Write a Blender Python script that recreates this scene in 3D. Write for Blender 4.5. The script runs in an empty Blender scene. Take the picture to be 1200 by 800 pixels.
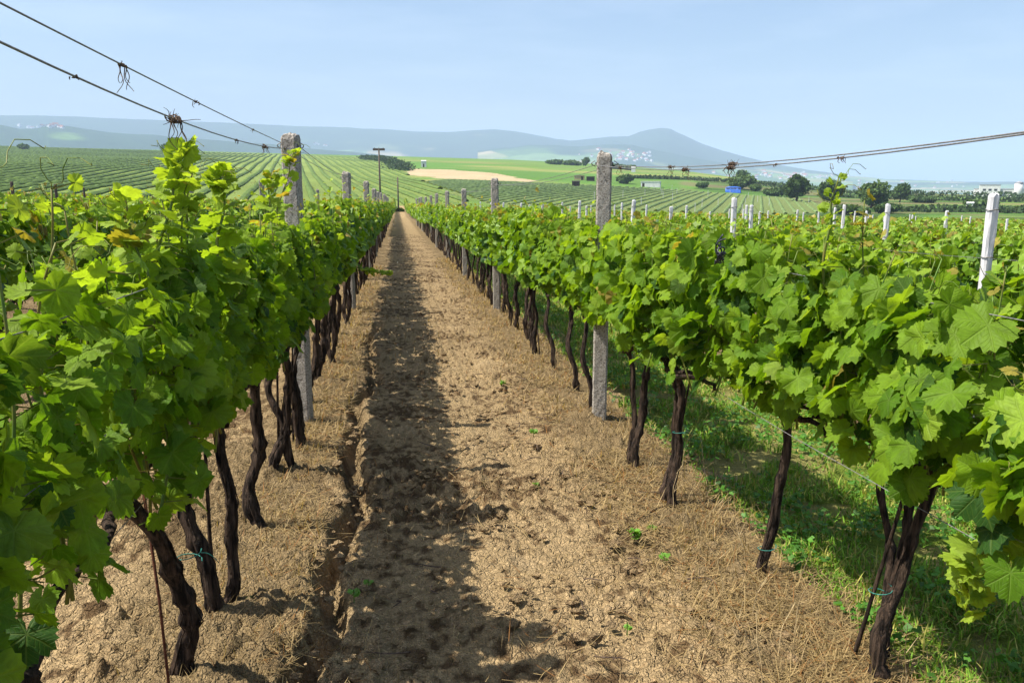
import bpy, math, random
import numpy as np
R = math.radians
S = bpy.context.scene
COL = S.collection

# ---------- camera ----------
cam_data = bpy.data.cameras.new('camera'); cam = bpy.data.objects.new('camera', cam_data); COL.objects.link(cam)
cam.location = (0, 0, 1.66)
cam.rotation_euler = (R(90 - 11.16), 0, R(-7.74))
cam_data.sensor_width = 36; cam_data.lens = 29.2
cam_data.clip_start = .05; cam_data.clip_end = 60000
S.camera = cam

# ---------- light ----------
SUN_EL, SUN_AZ = R(58), R(-90)          # azimuth measured clockwise from +Y: the sun stands on the left, slightly behind
w = bpy.data.worlds.new('World'); S.world = w; w.use_nodes = True
nt = w.node_tree; nt.nodes.clear()
wo = nt.nodes.new('ShaderNodeOutputWorld'); bg = nt.nodes.new('ShaderNodeBackground')
sky = nt.nodes.new('ShaderNodeTexSky'); sky.sky_type = 'NISHITA'; sky.sun_disc = False
sky.sun_elevation = SUN_EL; sky.sun_rotation = SUN_AZ; sky.air_density = 1.0; sky.dust_density = 2.6; sky.ozone_density = 4.0
bg.inputs['Strength'].default_value = .098
# thin cirrus veils across the sky
tc = nt.nodes.new('ShaderNodeTexCoord'); mp = nt.nodes.new('ShaderNodeMapping'); mp.inputs['Scale'].default_value = (2.2, 5.5, 16)
mp.inputs['Rotation'].default_value = (0, R(14), 0)
nz = nt.nodes.new('ShaderNodeTexNoise'); nz.inputs['Scale'].default_value = 1.6; nz.inputs['Detail'].default_value = 7; nz.inputs['Roughness'].default_value = .58
rp = nt.nodes.new('ShaderNodeValToRGB'); rp.color_ramp.elements[0].position = .45; rp.color_ramp.elements[1].position = .85
rp.color_ramp.elements[0].color = (0, 0, 0, 1); rp.color_ramp.elements[1].color = (.16, .16, .16, 1)
mx = nt.nodes.new('ShaderNodeMixRGB'); mx.inputs['Color2'].default_value = (8.2, 8.6, 9.2, 1)
L = nt.links.new
L(tc.outputs['Generated'], mp.inputs['Vector']); L(mp.outputs['Vector'], nz.inputs['Vector']); L(nz.outputs['Fac'], rp.inputs['Fac'])
L(rp.outputs['Color'], mx.inputs['Fac']); L(sky.outputs['Color'], mx.inputs['Color1']); L(mx.outputs['Color'], bg.inputs['Color']); L(bg.outputs['Background'], wo.inputs['Surface'])
sl = bpy.data.lights.new('sun', 'SUN'); sl.energy = 5.0; sl.angle = R(.53); sl.color = (1, .95, .86)
sun = bpy.data.objects.new('sun', sl); COL.objects.link(sun)
sun.rotation_euler = (R(90) - SUN_EL, 0, math.pi - SUN_AZ)
S.view_settings.view_transform = 'Standard'; S.view_settings.look = 'None'; S.view_settings.gamma = 1; S.view_settings.exposure = .88
S.cycles.use_denoising = True
S.cycles.max_bounces = 7; S.cycles.transmission_bounces = 4; S.cycles.volume_bounces = 1; S.cycles.transparent_max_bounces = 4

rng = np.random.default_rng(7); random.seed(7)

# ---------- helpers ----------
def tag(o, label=None, cat=None, group=None, kind=None):
    for k, v in (('label', label), ('category', cat), ('group', group), ('kind', kind)):
        if v: o[k] = v
    return o
def empty(name, loc, rz=0, **kw):
    o = bpy.data.objects.new(name, None); COL.objects.link(o); o.location = loc; o.rotation_euler = (0, 0, rz); o.empty_display_size = .1
    return tag(o, **kw)
def make_mesh(name, V, T=None, Q=None, mats=(), mi=None, smooth=False, attrs=None):
    """one mesh from arrays: vertices, triangles, quads; point attributes colour / vector"""
    V = np.asarray(V, np.float32); nt_ = 0 if T is None else len(T); nq = 0 if Q is None else len(Q)
    loops = np.concatenate([np.asarray(T, np.int32).ravel() if nt_ else np.zeros(0, np.int32), np.asarray(Q, np.int32).ravel() if nq else np.zeros(0, np.int32)])
    starts = np.concatenate([np.arange(nt_) * 3, nt_ * 3 + np.arange(nq) * 4]).astype(np.int32)
    me = bpy.data.meshes.new(name)
    me.vertices.add(len(V)); me.vertices.foreach_set('co', V.ravel())
    me.loops.add(len(loops)); me.loops.foreach_set('vertex_index', loops)
    me.polygons.add(len(starts)); me.polygons.foreach_set('loop_start', starts)
    for m in mats: me.materials.append(m)
    if mi is not None: me.polygons.foreach_set('material_index', np.asarray(mi, np.int32))
    me.polygons.foreach_set('use_smooth', np.full(len(starts), smooth))
    for k, (ty, a) in (attrs or {}).items():
        at = me.attributes.new(k, ty, 'POINT'); at.data.foreach_set('color' if ty == 'FLOAT_COLOR' else 'vector', np.asarray(a, np.float32).ravel())
    me.update(calc_edges=True)
    return me
def put(name, me, parent=None, loc=(0, 0, 0), rot=(0, 0, 0)):
    o = bpy.data.objects.new(name, me); COL.objects.link(o); o.location = loc; o.rotation_euler = rot
    if parent: o.parent = parent
    return o
class MB:
    """collects vertices and faces of one part"""
    def __init__(s): s.V, s.T, s.Q, s.n = [], [], [], 0
    def add(s, V, T=(), Q=()):
        V = np.asarray(V, float).reshape(-1, 3)
        if len(T): s.T.append(np.asarray(T) + s.n)
        if len(Q): s.Q.append(np.asarray(Q) + s.n)
        s.V.append(V); s.n += len(V)
    def tube(s, P, rad, k=6, rough=0, seed=0):
        P = np.asarray(P, float); n = len(P); rad = np.broadcast_to(np.asarray(rad, float), (n,))
        t = np.gradient(P, axis=0); t /= np.linalg.norm(t, axis=1)[:, None] + 1e-9
        ref = np.where(np.abs(t[:, 2:3]) > .8, np.array([[1., 0, 0]]), np.array([[0, 0, 1.]]))
        ref = np.broadcast_to(ref[0], t.shape) if np.abs(t[:, 2]).min() > .3 or np.abs(t[:, 2]).max() < .9 else ref
        a = np.cross(t, ref); a /= np.linalg.norm(a, axis=1)[:, None] + 1e-9; b = np.cross(t, a)
        th = np.arange(k) * 2 * math.pi / k
        rr = rad[:, None] * np.ones((1, k))
        if rough:
            g = np.random.default_rng(seed); rr = rr * (1 + rough * (g.random((n, k)) - .5) + rough * .9 * (g.random((1, k)) - .5))
        V = P[:, None] + rr[..., None] * (np.cos(th)[None, :, None] * a[:, None] + np.sin(th)[None, :, None] * b[:, None])
        i = np.arange(n - 1)[:, None] * k; j = np.arange(k)[None]; j2 = (j + 1) % k
        Q = np.stack([i + j, i + j2, i + k + j2, i + k + j], -1).reshape(-1, 4)
        c = np.arange(1, k - 1); z = np.zeros_like(c)
        T = np.concatenate([np.stack([z, c + 1, c], 1), np.stack([z, c, c + 1], 1) + (n - 1) * k])
        s.add(V.reshape(-1, 3), T, Q)
    def box(s, c, d, rz=0, taper=1):
        x, y, z = np.array(d) / 2
        V = np.array([(-x, -y, -z), (x, -y, -z), (x, y, -z), (-x, y, -z), (-x * taper, -y * taper, z), (x * taper, -y * taper, z), (x * taper, y * taper, z), (-x * taper, y * taper, z)])
        co, si = math.cos(rz), math.sin(rz)
        V = np.stack([V[:, 0] * co - V[:, 1] * si, V[:, 0] * si + V[:, 1] * co, V[:, 2]], 1) + np.array(c)
        s.add(V, Q=[(0, 3, 2, 1), (4, 5, 6, 7), (0, 1, 5, 4), (1, 2, 6, 5), (2, 3, 7, 6), (3, 0, 4, 7)])
    def mesh(s, name, m, smooth=False):
        return make_mesh(name, np.concatenate(s.V), np.concatenate(s.T) if s.T else None, np.concatenate(s.Q) if s.Q else None, [m], smooth=smooth)
def copy_tree(o, loc, rz=None, scale=None):
    c = o.copy(); COL.objects.link(c); c.location = loc
    if rz is not None: c.rotation_euler = (0, 0, rz)
    if scale is not None: c.scale = scale
    for ch in o.children:
        d = ch.copy(); COL.objects.link(d); d.parent = c
        for g in ch.children:
            e = g.copy(); COL.objects.link(e); e.parent = d
    return c
def _h(ix, iy, seed):
    h = (ix.astype(np.int64) * 374761393 + iy.astype(np.int64) * 668265263 + seed * 1442695041) & 0xffffffff
    h = ((h ^ (h >> 13)) * 1274126177) & 0xffffffff
    return ((h ^ (h >> 16)) & 0xffff) / 65535.
def vnoise(x, y, seed=0):
    fx = np.floor(x); fy = np.floor(y); u = x - fx; v = y - fy; u = u * u * (3 - 2 * u); v = v * v * (3 - 2 * v)
    ix = fx.astype(np.int64); iy = fy.astype(np.int64)
    a = _h(ix, iy, seed); b = _h(ix + 1, iy, seed); c = _h(ix, iy + 1, seed); d = _h(ix + 1, iy + 1, seed)
    return (a * (1 - u) + b * u) * (1 - v) + (c * (1 - u) + d * u) * v
def worley(x, y, seed=0):
    ix = np.floor(x).astype(np.int64); iy = np.floor(y).astype(np.int64); b1 = np.full(x.shape, 9.); b2 = b1.copy(); hh = np.zeros(x.shape)
    for i in (-1, 0, 1):
        for j in (-1, 0, 1):
            cx = ix + i; cy = iy + j; d = np.hypot(cx + _h(cx, cy, seed) - x, cy + _h(cx, cy, seed + 1) - y); h = _h(cx, cy, seed + 2)
            n = d < b1; b2 = np.where(n, b1, np.minimum(b2, d)); hh = np.where(n, h, hh); b1 = np.where(n, d, b1)
    return b1, b2 - b1, hh
def fbm(x, y, seed=0, o=4):
    s = 0; a = .5; t = 0
    for i in range(o):
        s = s + a * vnoise(x * 2 ** i + 17.3 * i, y * 2 ** i - 9.1 * i, seed + i); t += a; a *= .5
    return s / t
def inpoly(x, y, P):
    r = np.zeros(x.shape, bool); n = len(P)
    for i in range(n):
        x1, y1 = P[i]; x2, y2 = P[(i + 1) % n]
        if y1 == y2: continue
        c = ((y1 > y) != (y2 > y)) & (x < (x2 - x1) * (y - y1) / (y2 - y1) + x1)
        r ^= c
    return r

# ---------- materials ----------
def nodes_mat(name):
    m = bpy.data.materials.new(name); m.use_nodes = True; t = m.node_tree; b = t.nodes['Principled BSDF']; return m, t, b
def N(t, ty, **kw):
    n = t.nodes.new(ty)
    for k, v in kw.items():
        if k in n.inputs.keys(): n.inputs[k].default_value = v
        else: setattr(n, k, v)
    return n
def noise_mat(name, c1, c2, scale=20, rough=.85, bump=.3, bscale=None, stretch=(1, 1, 1), detail=6, lo=.35, hi=.65, spec=.2, dist=.01):
    m, t, b = nodes_mat(name)
    tc = N(t, 'ShaderNodeTexCoord'); mp = N(t, 'ShaderNodeMapping'); mp.inputs['Scale'].default_value = stretch
    n1 = N(t, 'ShaderNodeTexNoise', Scale=scale, Detail=detail, Roughness=.6)
    r = N(t, 'ShaderNodeValToRGB'); r.color_ramp.elements[0].position = lo; r.color_ramp.elements[1].position = hi
    r.color_ramp.elements[0].color = (*c1, 1); r.color_ramp.elements[1].color = (*c2, 1)
    n2 = N(t, 'ShaderNodeTexNoise', Scale=bscale or scale * 3, Detail=5, Roughness=.65)
    bp = N(t, 'ShaderNodeBump', Strength=bump, Distance=dist)
    l = t.links.new
    l(tc.outputs['Object'], mp.inputs['Vector']); l(mp.outputs['Vector'], n1.inputs['Vector']); l(mp.outputs['Vector'], n2.inputs['Vector'])
    l(n1.outputs['Fac'], r.inputs['Fac']); l(r.outputs['Color'], b.inputs['Base Color']); l(n2.outputs['Fac'], bp.inputs['Height']); l(bp.outputs['Normal'], b.inputs['Normal'])
    b.inputs['Roughness'].default_value = rough; b.inputs['Specular IOR Level'].default_value = spec
    return m
def attr_mat(name, attr='col', rough=.9, noises=((60, .35),), trans=0., bump=0, bscale=80, spec=.15, veins=False, bdist=.01, crumbs=False):
    """colour from a point attribute, broken up by noise; optional translucency for leaves"""
    m, t, b = nodes_mat(name); l = t.links.new
    a = N(t, 'ShaderNodeAttribute', attribute_name=attr); tc = N(t, 'ShaderNodeTexCoord')
    cur = a.outputs['Color']
    for sc, am in noises:
        n = N(t, 'ShaderNodeTexNoise', Scale=sc, Detail=5, Roughness=.65); l(tc.outputs['Object'], n.inputs['Vector'])
        mr = N(t, 'ShaderNodeMapRange'); mr.inputs['From Min'].default_value = .3; mr.inputs['From Max'].default_value = .7
        mr.inputs['To Min'].default_value = 1 - am; mr.inputs['To Max'].default_value = 1 + am
        l(n.outputs['Fac'], mr.inputs['Value'])
        mm = N(t, 'ShaderNodeVectorMath', operation='SCALE'); l(cur, mm.inputs[0]); l(mr.outputs['Result'], mm.inputs['Scale']); cur = mm.outputs['Vector']
    height = None
    if veins:
        v = N(t, 'ShaderNodeAttribute', attribute_name='leafco'); sp = N(t, 'ShaderNodeSeparateXYZ'); l(v.outputs['Vector'], sp.inputs[0])
        at2 = N(t, 'ShaderNodeMath', operation='ARCTAN2'); l(sp.outputs['Y'], at2.inputs[0]); l(sp.outputs['X'], at2.inputs[1])
        ad = N(t, 'ShaderNodeMath', operation='ADD'); l(at2.outputs[0], ad.inputs[0]); ad.inputs[1].default_value = R(52 * 20)
        pp = N(t, 'ShaderNodeMath', operation='PINGPONG'); l(ad.outputs[0], pp.inputs[0]); pp.inputs[1].default_value = R(26)
        ln = N(t, 'ShaderNodeVectorMath', operation='LENGTH')
        cb = N(t, 'ShaderNodeCombineXYZ'); l(sp.outputs['X'], cb.inputs[0]); l(sp.outputs['Y'], cb.inputs[1]); l(cb.outputs[0], ln.inputs[0])
        mu = N(t, 'ShaderNodeMath', operation='MULTIPLY'); l(pp.outputs[0], mu.inputs[0]); l(ln.outputs['Value'], mu.inputs[1])
        vr = N(t, 'ShaderNodeMapRange'); vr.inputs['From Min'].default_value = .008; vr.inputs['From Max'].default_value = .034; vr.inputs['To Min'].default_value = 1; vr.inputs['To Max'].default_value = 0
        l(mu.outputs[0], vr.inputs['Value'])
        # side veins leave each main vein at an angle
        sv = N(t, 'ShaderNodeMath', operation='SUBTRACT'); l(ln.outputs['Value'], sv.inputs[0]); l(mu.outputs[0], sv.inputs[1])
        sp2 = N(t, 'ShaderNodeMath', operation='PINGPONG'); l(sv.outputs[0], sp2.inputs[0]); sp2.inputs[1].default_value = .065
        sr = N(t, 'ShaderNodeMapRange'); sr.inputs['From Min'].default_value = .004; sr.inputs['From Max'].default_value = .022; sr.inputs['To Min'].default_value = .5; sr.inputs['To Max'].default_value = 0
        l(sp2.outputs[0], sr.inputs['Value'])
        mxv = N(t, 'ShaderNodeMath', operation='MAXIMUM'); l(vr.outputs[0], mxv.inputs[0]); l(sr.outputs[0], mxv.inputs[1])
        mc = N(t, 'ShaderNodeMixRGB'); mc.inputs['Color2'].default_value = (.22, .30, .07, 1)
        ms = N(t, 'ShaderNodeMath', operation='MULTIPLY'); l(mxv.outputs[0], ms.inputs[0]); ms.inputs[1].default_value = .24
        l(ms.outputs[0], mc.inputs['Fac']); l(cur, mc.inputs['Color1']); cur = mc.outputs['Color']; height = mxv.outputs[0]
    l(cur, b.inputs['Base Color']); b.inputs['Roughness'].default_value = rough; b.inputs['Specular IOR Level'].default_value = spec
    if bump:
        bp = N(t, 'ShaderNodeBump', Strength=bump, Distance=bdist)
        if height is not None:
            bp.invert = True; l(height, bp.inputs['Height'])
        else:
            n = N(t, 'ShaderNodeTexNoise', Scale=bscale, Detail=6, Roughness=.7); l(tc.outputs['Object'], n.inputs['Vector']); hcur = n.outputs['Fac']
            if crumbs:                                      # crumbly aggregates with open cracks between them
                wn = N(t, 'ShaderNodeTexNoise', Scale=22, Detail=3); l(tc.outputs['Object'], wn.inputs['Vector'])
                wv = N(t, 'ShaderNodeVectorMath', operation='MULTIPLY_ADD'); l(wn.outputs['Color'], wv.inputs[0]); wv.inputs[1].default_value = (.05, .05, .05); l(tc.outputs['Object'], wv.inputs[2])
                for sc_, am_ in ((26, 1.5), (62, .9)):
                    vo = N(t, 'ShaderNodeTexVoronoi', feature='DISTANCE_TO_EDGE'); vo.inputs['Scale'].default_value = sc_; l(wv.outputs[0], vo.inputs['Vector'])
                    rm = N(t, 'ShaderNodeMapRange', interpolation_type='SMOOTHSTEP'); rm.inputs['From Min'].default_value = 0; rm.inputs['From Max'].default_value = .16; rm.inputs['To Max'].default_value = am_; l(vo.outputs['Distance'], rm.inputs['Value'])
                    ad_ = N(t, 'ShaderNodeMath', operation='ADD'); l(hcur, ad_.inputs[0]); l(rm.outputs[0], ad_.inputs[1]); hcur = ad_.outputs[0]
            l(hcur, bp.inputs['Height'])
        l(bp.outputs['Normal'], b.inputs['Normal'])
    if trans:
        out = t.nodes['Material Output']; tr = N(t, 'ShaderNodeBsdfTranslucent'); mxs = N(t, 'ShaderNodeMixShader'); mxs.inputs[0].default_value = trans
        tint = N(t, 'ShaderNodeMixRGB', blend_type='MULTIPLY'); tint.inputs['Fac'].default_value = 1; tint.inputs['Color2'].default_value = (1.9, 1.75, .6, 1)
        l(cur, tint.inputs['Color1']); l(tint.outputs['Color'], tr.inputs['Color'])
        l(b.outputs[0], mxs.inputs[1]); l(tr.outputs[0], mxs.inputs[2]); l(mxs.outputs[0], out.inputs['Surface'])
    return m
M = {}
M['ground'] = attr_mat('soil_and_fields', noises=((1.3, .10), (38, .22), (170, .25)), bump=.8, bscale=75, bdist=.016, crumbs=True, rough=.95, spec=.08)
M['hill'] = attr_mat('distant_land', noises=((.004, .2), (.02, .2)), rough=1, spec=0)
M['leaf'] = attr_mat('vine_leaf', attr='tint', noises=((18, .16), (90, .12)), trans=.45, bump=.5, veins=True, rough=.56, spec=.16, bdist=.004)
M['leaf_far'] = attr_mat('vine_leaf_plain', attr='tint', noises=((9, .2),), trans=.33, rough=.5, spec=.3)
M['crown'] = attr_mat('tree_leaf', attr='tint', noises=((.4, .3),), trans=.2, rough=.7, spec=.15)
M['blade'] = attr_mat('grass_blade', attr='tint', noises=((30, .2),), trans=.25, rough=.6, spec=.2)
M['bark'] = noise_mat('vine_bark', (.008, .005, .003), (.14, .092, .062), scale=60, stretch=(1, 1, .10), bump=1., bscale=130, lo=.40, hi=.74, dist=.02)
M['cane'] = noise_mat('young_cane', (.10, .18, .03), (.20, .17, .04), scale=9, rough=.5, bump=.1)
M['concrete'] = noise_mat('grey_concrete', (.14, .118, .095), (.40, .365, .31), scale=85, bump=.9, bscale=120, rough=.95, lo=.36, hi=.55, dist=.006)
M['whitepost'] = noise_mat('limewashed_concrete', (.34, .32, .31), (.62, .61, .61), scale=22, stretch=(1, 1, .3), bump=.3, rough=.7, lo=.25, hi=.5)
M['wood'] = noise_mat('weathered_wood', (.06, .045, .035), (.15, .12, .10), scale=20, stretch=(1, 1, .1), bump=.4)
M['steel'] = noise_mat('dull_steel', (.10, .095, .09), (.22, .21, .20), scale=90, rough=.5, bump=.1, spec=.5)
M['rust'] = noise_mat('rusty_steel', (.05, .018, .010), (.14, .05, .025), scale=70, rough=.9)
M['tendril'] = noise_mat('dry_tendril', (.035, .022, .015), (.16, .11, .075), scale=60)
M['twine'] = noise_mat('green_twine', (.02, .13, .10), (.05, .24, .19), scale=80, rough=.5)
M['plastic'] = noise_mat('black_plastic', (.010, .011, .014), (.03, .03, .04), scale=30, rough=.35, spec=.5)
M['plaster'] = noise_mat('white_plaster', (.55, .55, .53), (.70, .69, .67), scale=1.2, bump=.1)
M['rooftile'] = noise_mat('red_roof', (.22, .07, .04), (.34, .13, .08), scale=2)
M['tan'] = noise_mat('tan_boards', (.36, .25, .13), (.48, .36, .20), scale=3, stretch=(1, 1, .2))
M['dark'] = noise_mat('dark_boards', (.025, .018, .015), (.06, .045, .035), scale=3, stretch=(1, 1, .2))
M['blue'] = noise_mat('blue_tarpaulin', (.015, .08, .36), (.03, .14, .52), scale=2, rough=.5, spec=.4)
M['greyroof'] = noise_mat('grey_sheet_roof', (.20, .20, .21), (.32, .32, .33), scale=1.5)
M['glass'] = noise_mat('dark_window', (.02, .025, .03), (.05, .055, .06), scale=4, rough=.15, spec=.6)

# ---------- terrain ----------
# ---------- terrain ----------
def sstep(a, b, x):
    t = np.clip((x - a) / (b - a), 0, 1); return t * t * (3 - 2 * t)
CREST_AZ = np.array([-60., -23.4, -14.1, -9.1, .5, 7.7, 13.5, 19.2, 24.5, 29.7, 38.9, 60.])
CREST_EL = np.array([.031, .031, .029, .0272, .0240, .0205, .0155, .0075, -.0045, -.0145, -.0195, -.02])
CREST_D = np.array([900., 900., 900., 900., 950., 900., 850., 760., 640., 560., 520., 520.])
CAMZ = 1.66
def hills_noise(x, y):
    return (np.sin(x * .011 + 1.3) * np.cos(y * .009 + .4) + .5 * np.sin(x * .027 + y * .019 + 2.) * np.cos(y * .023 - x * .013))
def terrain(x, y):
    x = np.asarray(x, float); y = np.asarray(y, float)
    r = np.hypot(x, y) + 1e-6; az = np.degrees(np.arctan2(x, y))
    P = -.03 * np.clip(y, -50, 400) - .035 * 60 * np.tanh(x / 60)
    D = np.interp(az, CREST_AZ, CREST_D); e = np.interp(az, CREST_AZ, CREST_EL)
    zb = -5.0 - 2.5 * sstep(5, 30, az) + 1.5 * sstep(0, -20, az)
    top = D * e + CAMZ
    t = np.clip((r - 110) / (D - 110), 0, None)
    Q = zb + (top - zb) * np.minimum(t, 1) ** 1.12
    over = np.maximum(r - D, 0)
    Q = Q - over * over / (over + 400.) * .22
    Q = Q + hills_noise(x, y) * 1.1 * sstep(150, 350, r) * (1 - sstep(.75, 1., t)) 
    w = sstep(85, 210, r)
    z = P * (1 - w) + Q * w
    return np.maximum(z, -75.)

def vis(x, y, m=0.):     # rough test: is a spot within the sector in front of the photographer
    az = np.degrees(np.arctan2(x, y)); return (az > -27 - m) & (az < 43 + m)
Tz = lambda x, y: float(terrain(x, y))
ROW = lambda k: -.74 + 2.28 * k          # row 0: left of the path, row 1: right of the path

# ---------- ground ----------
def geo(a, step, g, far):
    o = [a]; s = step
    while abs(o[-1]) < far: o.append(o[-1] + s); s = s * (1 + g)
    return o
def build_ground():
    xl = geo(-1.75, -.014, .0215, 1500); xr = geo(2.9, .014, .0215, 1500)
    xs = np.array(xl[::-1] + list(np.arange(-1.75 + .013, 2.9 - .006, .0125)) + xr)
    ys = np.concatenate([np.array([-60, -30, -14, -7, -4, -2, -1, -.4, 0, .4, .8, 1.1, 1.4, 1.7, 1.95]), 2.15 * 1.0058 ** np.arange(int(math.log(1700 / 2.15) / math.log(1.0058)))])
    X, Y = np.meshgrid(xs, ys); sh = X.shape; x = X.ravel(); y = Y.ravel()
    r = np.hypot(x, y); z = terrain(x, y)
    near = 1 - sstep(14, 45, r)
    kx = (x + .74) / 2.28                                   # 0,1,2.. on the vine lines
    dline = np.abs(kx - np.round(kx)) * 2.28; alley = np.floor(kx).astype(int)
    green = (np.abs(alley) % 2 == 1) & (x > 0)              # every second alley to the right is grassed
    lumps = lambda s, sd: np.abs(2 * fbm(x / s, y / s, sd, 2) - 1)
    sel = r < 46; nz_ = np.zeros_like(x)
    def onsel(f):
        a = np.zeros_like(x); a[sel] = f(x[sel], y[sel]); return a
    L1 = onsel(lambda a, b: fbm(a / .9, b / .9, 3, 3) - .5)
    L2 = onsel(lambda a, b: np.abs(2 * fbm(a / .2 + .8 * fbm(a / .3, b / .3, 9, 2), b / .2, 5, 2) - 1))
    L3 = onsel(lambda a, b: np.abs(2 * fbm(a / .075, b / .075, 11, 2) - 1))
    L4 = onsel(lambda a, b: np.abs(2 * vnoise(a / .033, b / .033, 15) - 1))
    L5 = onsel(lambda a, b: vnoise(a / .016, b / .016, 19))
    W1 = np.zeros_like(x); W2 = np.zeros_like(x); W3 = np.zeros_like(x); wsel = r < 20; a_, b_ = x[wsel], y[wsel]; wx = .35 * (fbm(a_ / .05, b_ / .05, 71, 2) - .5); wy = .35 * (fbm(a_ / .05, b_ / .05, 75, 2) - .5)
    for Wk, s_, sd_ in ((W1, .105, 201), (W2, .048, 211), (W3, .024, 221)):
        f1, f2, hh = worley(a_ / s_ + wx, b_ / s_ + wy, sd_); Wk[wsel] = (hh ** 1.6) * np.sqrt(np.clip(f2 * 2.2, 0, 1)) * (1 - .5 * f1)
    msk = onsel(lambda a, b: sstep(.42, .62, fbm(a / .5, b / .5, 31, 3)))
    soft = np.where(green, .35, 1.)
    d = L1 * .06 + soft * (L2 * .026 * (.5 + msk) + L3 * .020 * (.4 + .9 * msk) + W1 * .028 * (.3 + msk) + W2 * .030 * (.5 + .9 * msk) + W3 * .022 * (.6 + msk) + L4 * .009 + L5 * .004) - .035
    berm = .035 * np.exp(-(dline / .3) ** 2)
    rc = -.335 + .045 * np.sin(y * 1.7) + .03 * np.sin(y * 4.1 + 1) + .10 * onsel(lambda a, b: fbm(b / .35, b * 0, 41, 3) - .5)
    rut = -.15 * np.exp(-(np.abs(x - rc) / .055) ** 3.) * sstep(.25, .42, onsel(lambda a, b: fbm(a * 0 + 3, b / .5, 44, 2)))
    z = z + near * (d + berm) + rut * (1 - sstep(9, 16, y))
    # albedo
    c = np.zeros((len(x), 3))
    soil = np.array([.395, .280, .145]); crevice_shade = np.array([.125, .078, .038]); pale = np.array([.48, .35, .195])
    v = onsel(lambda a, b: fbm(a / .6, b / .6, 51, 4)); v[~sel] = .5
    v2 = onsel(lambda a, b: fbm(a / .05, b / .05, 53, 3)); v2[~sel] = .5
    t = sstep(.36, .50, v * .40 + v2 * .60)[:, None]; c[:] = crevice_shade * (1 - t) + soil * t  # dark speckles paint the shade of soil crevices into the colour
    t = (sstep(.55, .75, v * .5 + L2 * .5))[:, None] * .7; c = c * (1 - t) + pale * t
    straw = np.array([.21, .150, .075]); g1 = np.array([.16, .22, .03]); g2 = np.array([.30, .27, .09])
    edge = onsel(lambda a, b: fbm(a / .25, b / .25, 57, 3)); edge[~sel] = .5
    t = (1 - sstep(.22, .50, dline + (edge - .5) * .5))[:, None] * .7 * (np.abs(kx) < 30)[:, None]; c = c * (1 - t) + straw * t
    gm = green & (dline > .42 + (edge - .5) * .5)
    t = sstep(.42, .6, edge)[:, None]; gc = g1 * (1 - t) + g2 * t; c[gm] = gc[gm]
    # the slope beyond the vineyard: meadow, bare plots, vineyard ground
    big = sel_far = r > 100
    fx, fy = x[big], y[big]; f = np.zeros((big.sum(), 3)); az = np.degrees(np.arctan2(fx, fy)); rr = r[big]
    n1 = fbm(fx / 60, fy / 25, 61, 4)[:, None]; n2 = fbm(fx / 220 + 5, fy / 70, 67, 3)[:, None]
    mead = np.array([.135, .215, .04]); dry = np.array([.23, .235, .07]); dk = np.array([.045, .085, .018]); lush = np.array([.085, .19, .03])
    f[:] = mead
    t = sstep(.5, .68, n1); f = f * (1 - t) + dry * t
    t = sstep(.52, .62, n2) * .8; f = f * (1 - t) + lush * t
    band = sstep(.45, .5, np.sin(rr / 31. + az * .06) * .5 + .5)[:, None] * .30 * (az < 19)[:, None]; f = f * (1 - band) + dk * band * 1.6
    m = (az > 20) & (rr < 600); t = (sstep(.40, .55, fbm(fx / 28, fy / 9, 71, 4)) * m)[:, None] * .9; f = f * (1 - t) + dk * t
    m = (az > 19) & (rr < 560); t = (sstep(.50, .60, fbm(fx / 35 + 9, fy / 12, 72, 4)) * m)[:, None] * .7; f = f * (1 - t) + np.array([.17, .14, .07]) * t
    m = inpoly(fx, fy, POLY_HILL); f[m] = np.array([.17, .225, .05]) * (.8 + .5 * fbm(fx[m] / 30, fy[m] / 30, 73, 3)[:, None])
    m = inpoly(fx, fy, POLY_MID); f[m] = np.array([.15, .19, .06])
    wob = 6 * (fbm(fx / 12, fy / 12, 77, 3) - .5)
    m = inpoly(fx + wob, fy + wob * 2, POLY_SAND); f[m] = np.array([.40, .31, .18]) * (.85 + .3 * fbm(fx[m] / 9, fy[m] / 9, 79, 3)[:, None])
    t = np.where((fx > -9) & (fx < 4), sstep(166, 172, rr), sstep(112, 135, rr))[:, None]
    c[big] = c[big] * (1 - t) + f * t
    V = np.stack([x, y, z], 1); ny, nx = sh
    i = (np.arange(ny - 1)[:, None] * nx + np.arange(nx - 1)[None]).ravel()
    Q = np.stack([i, i + 1, i + nx + 1, i + nx], 1)
    me = make_mesh('ground', V, Q=Q, mats=[M['ground']], smooth=True, attrs={'col': ('FLOAT_COLOR', np.c_[c, np.ones(len(c))])})
    return tag(put('ground', me), kind='structure')
POLY_HILL = [(-800, 150), (-60, 135), (-5, 142), (14, 165), (15, 187), (10.5, 288), (-4.5, 560), (-24, 700), (-45, 820), (-800, 800)]
POLY_SAND = [(6.0, 470), (24, 462), (46, 420), (58, 348), (50, 334), (22, 352), (6, 385)]
POLY_MID = [(19, 175), (9, 300), (20, 345), (50, 326), (100, 330), (150, 300), (122, 215), (70, 168)]
build_ground()

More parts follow.
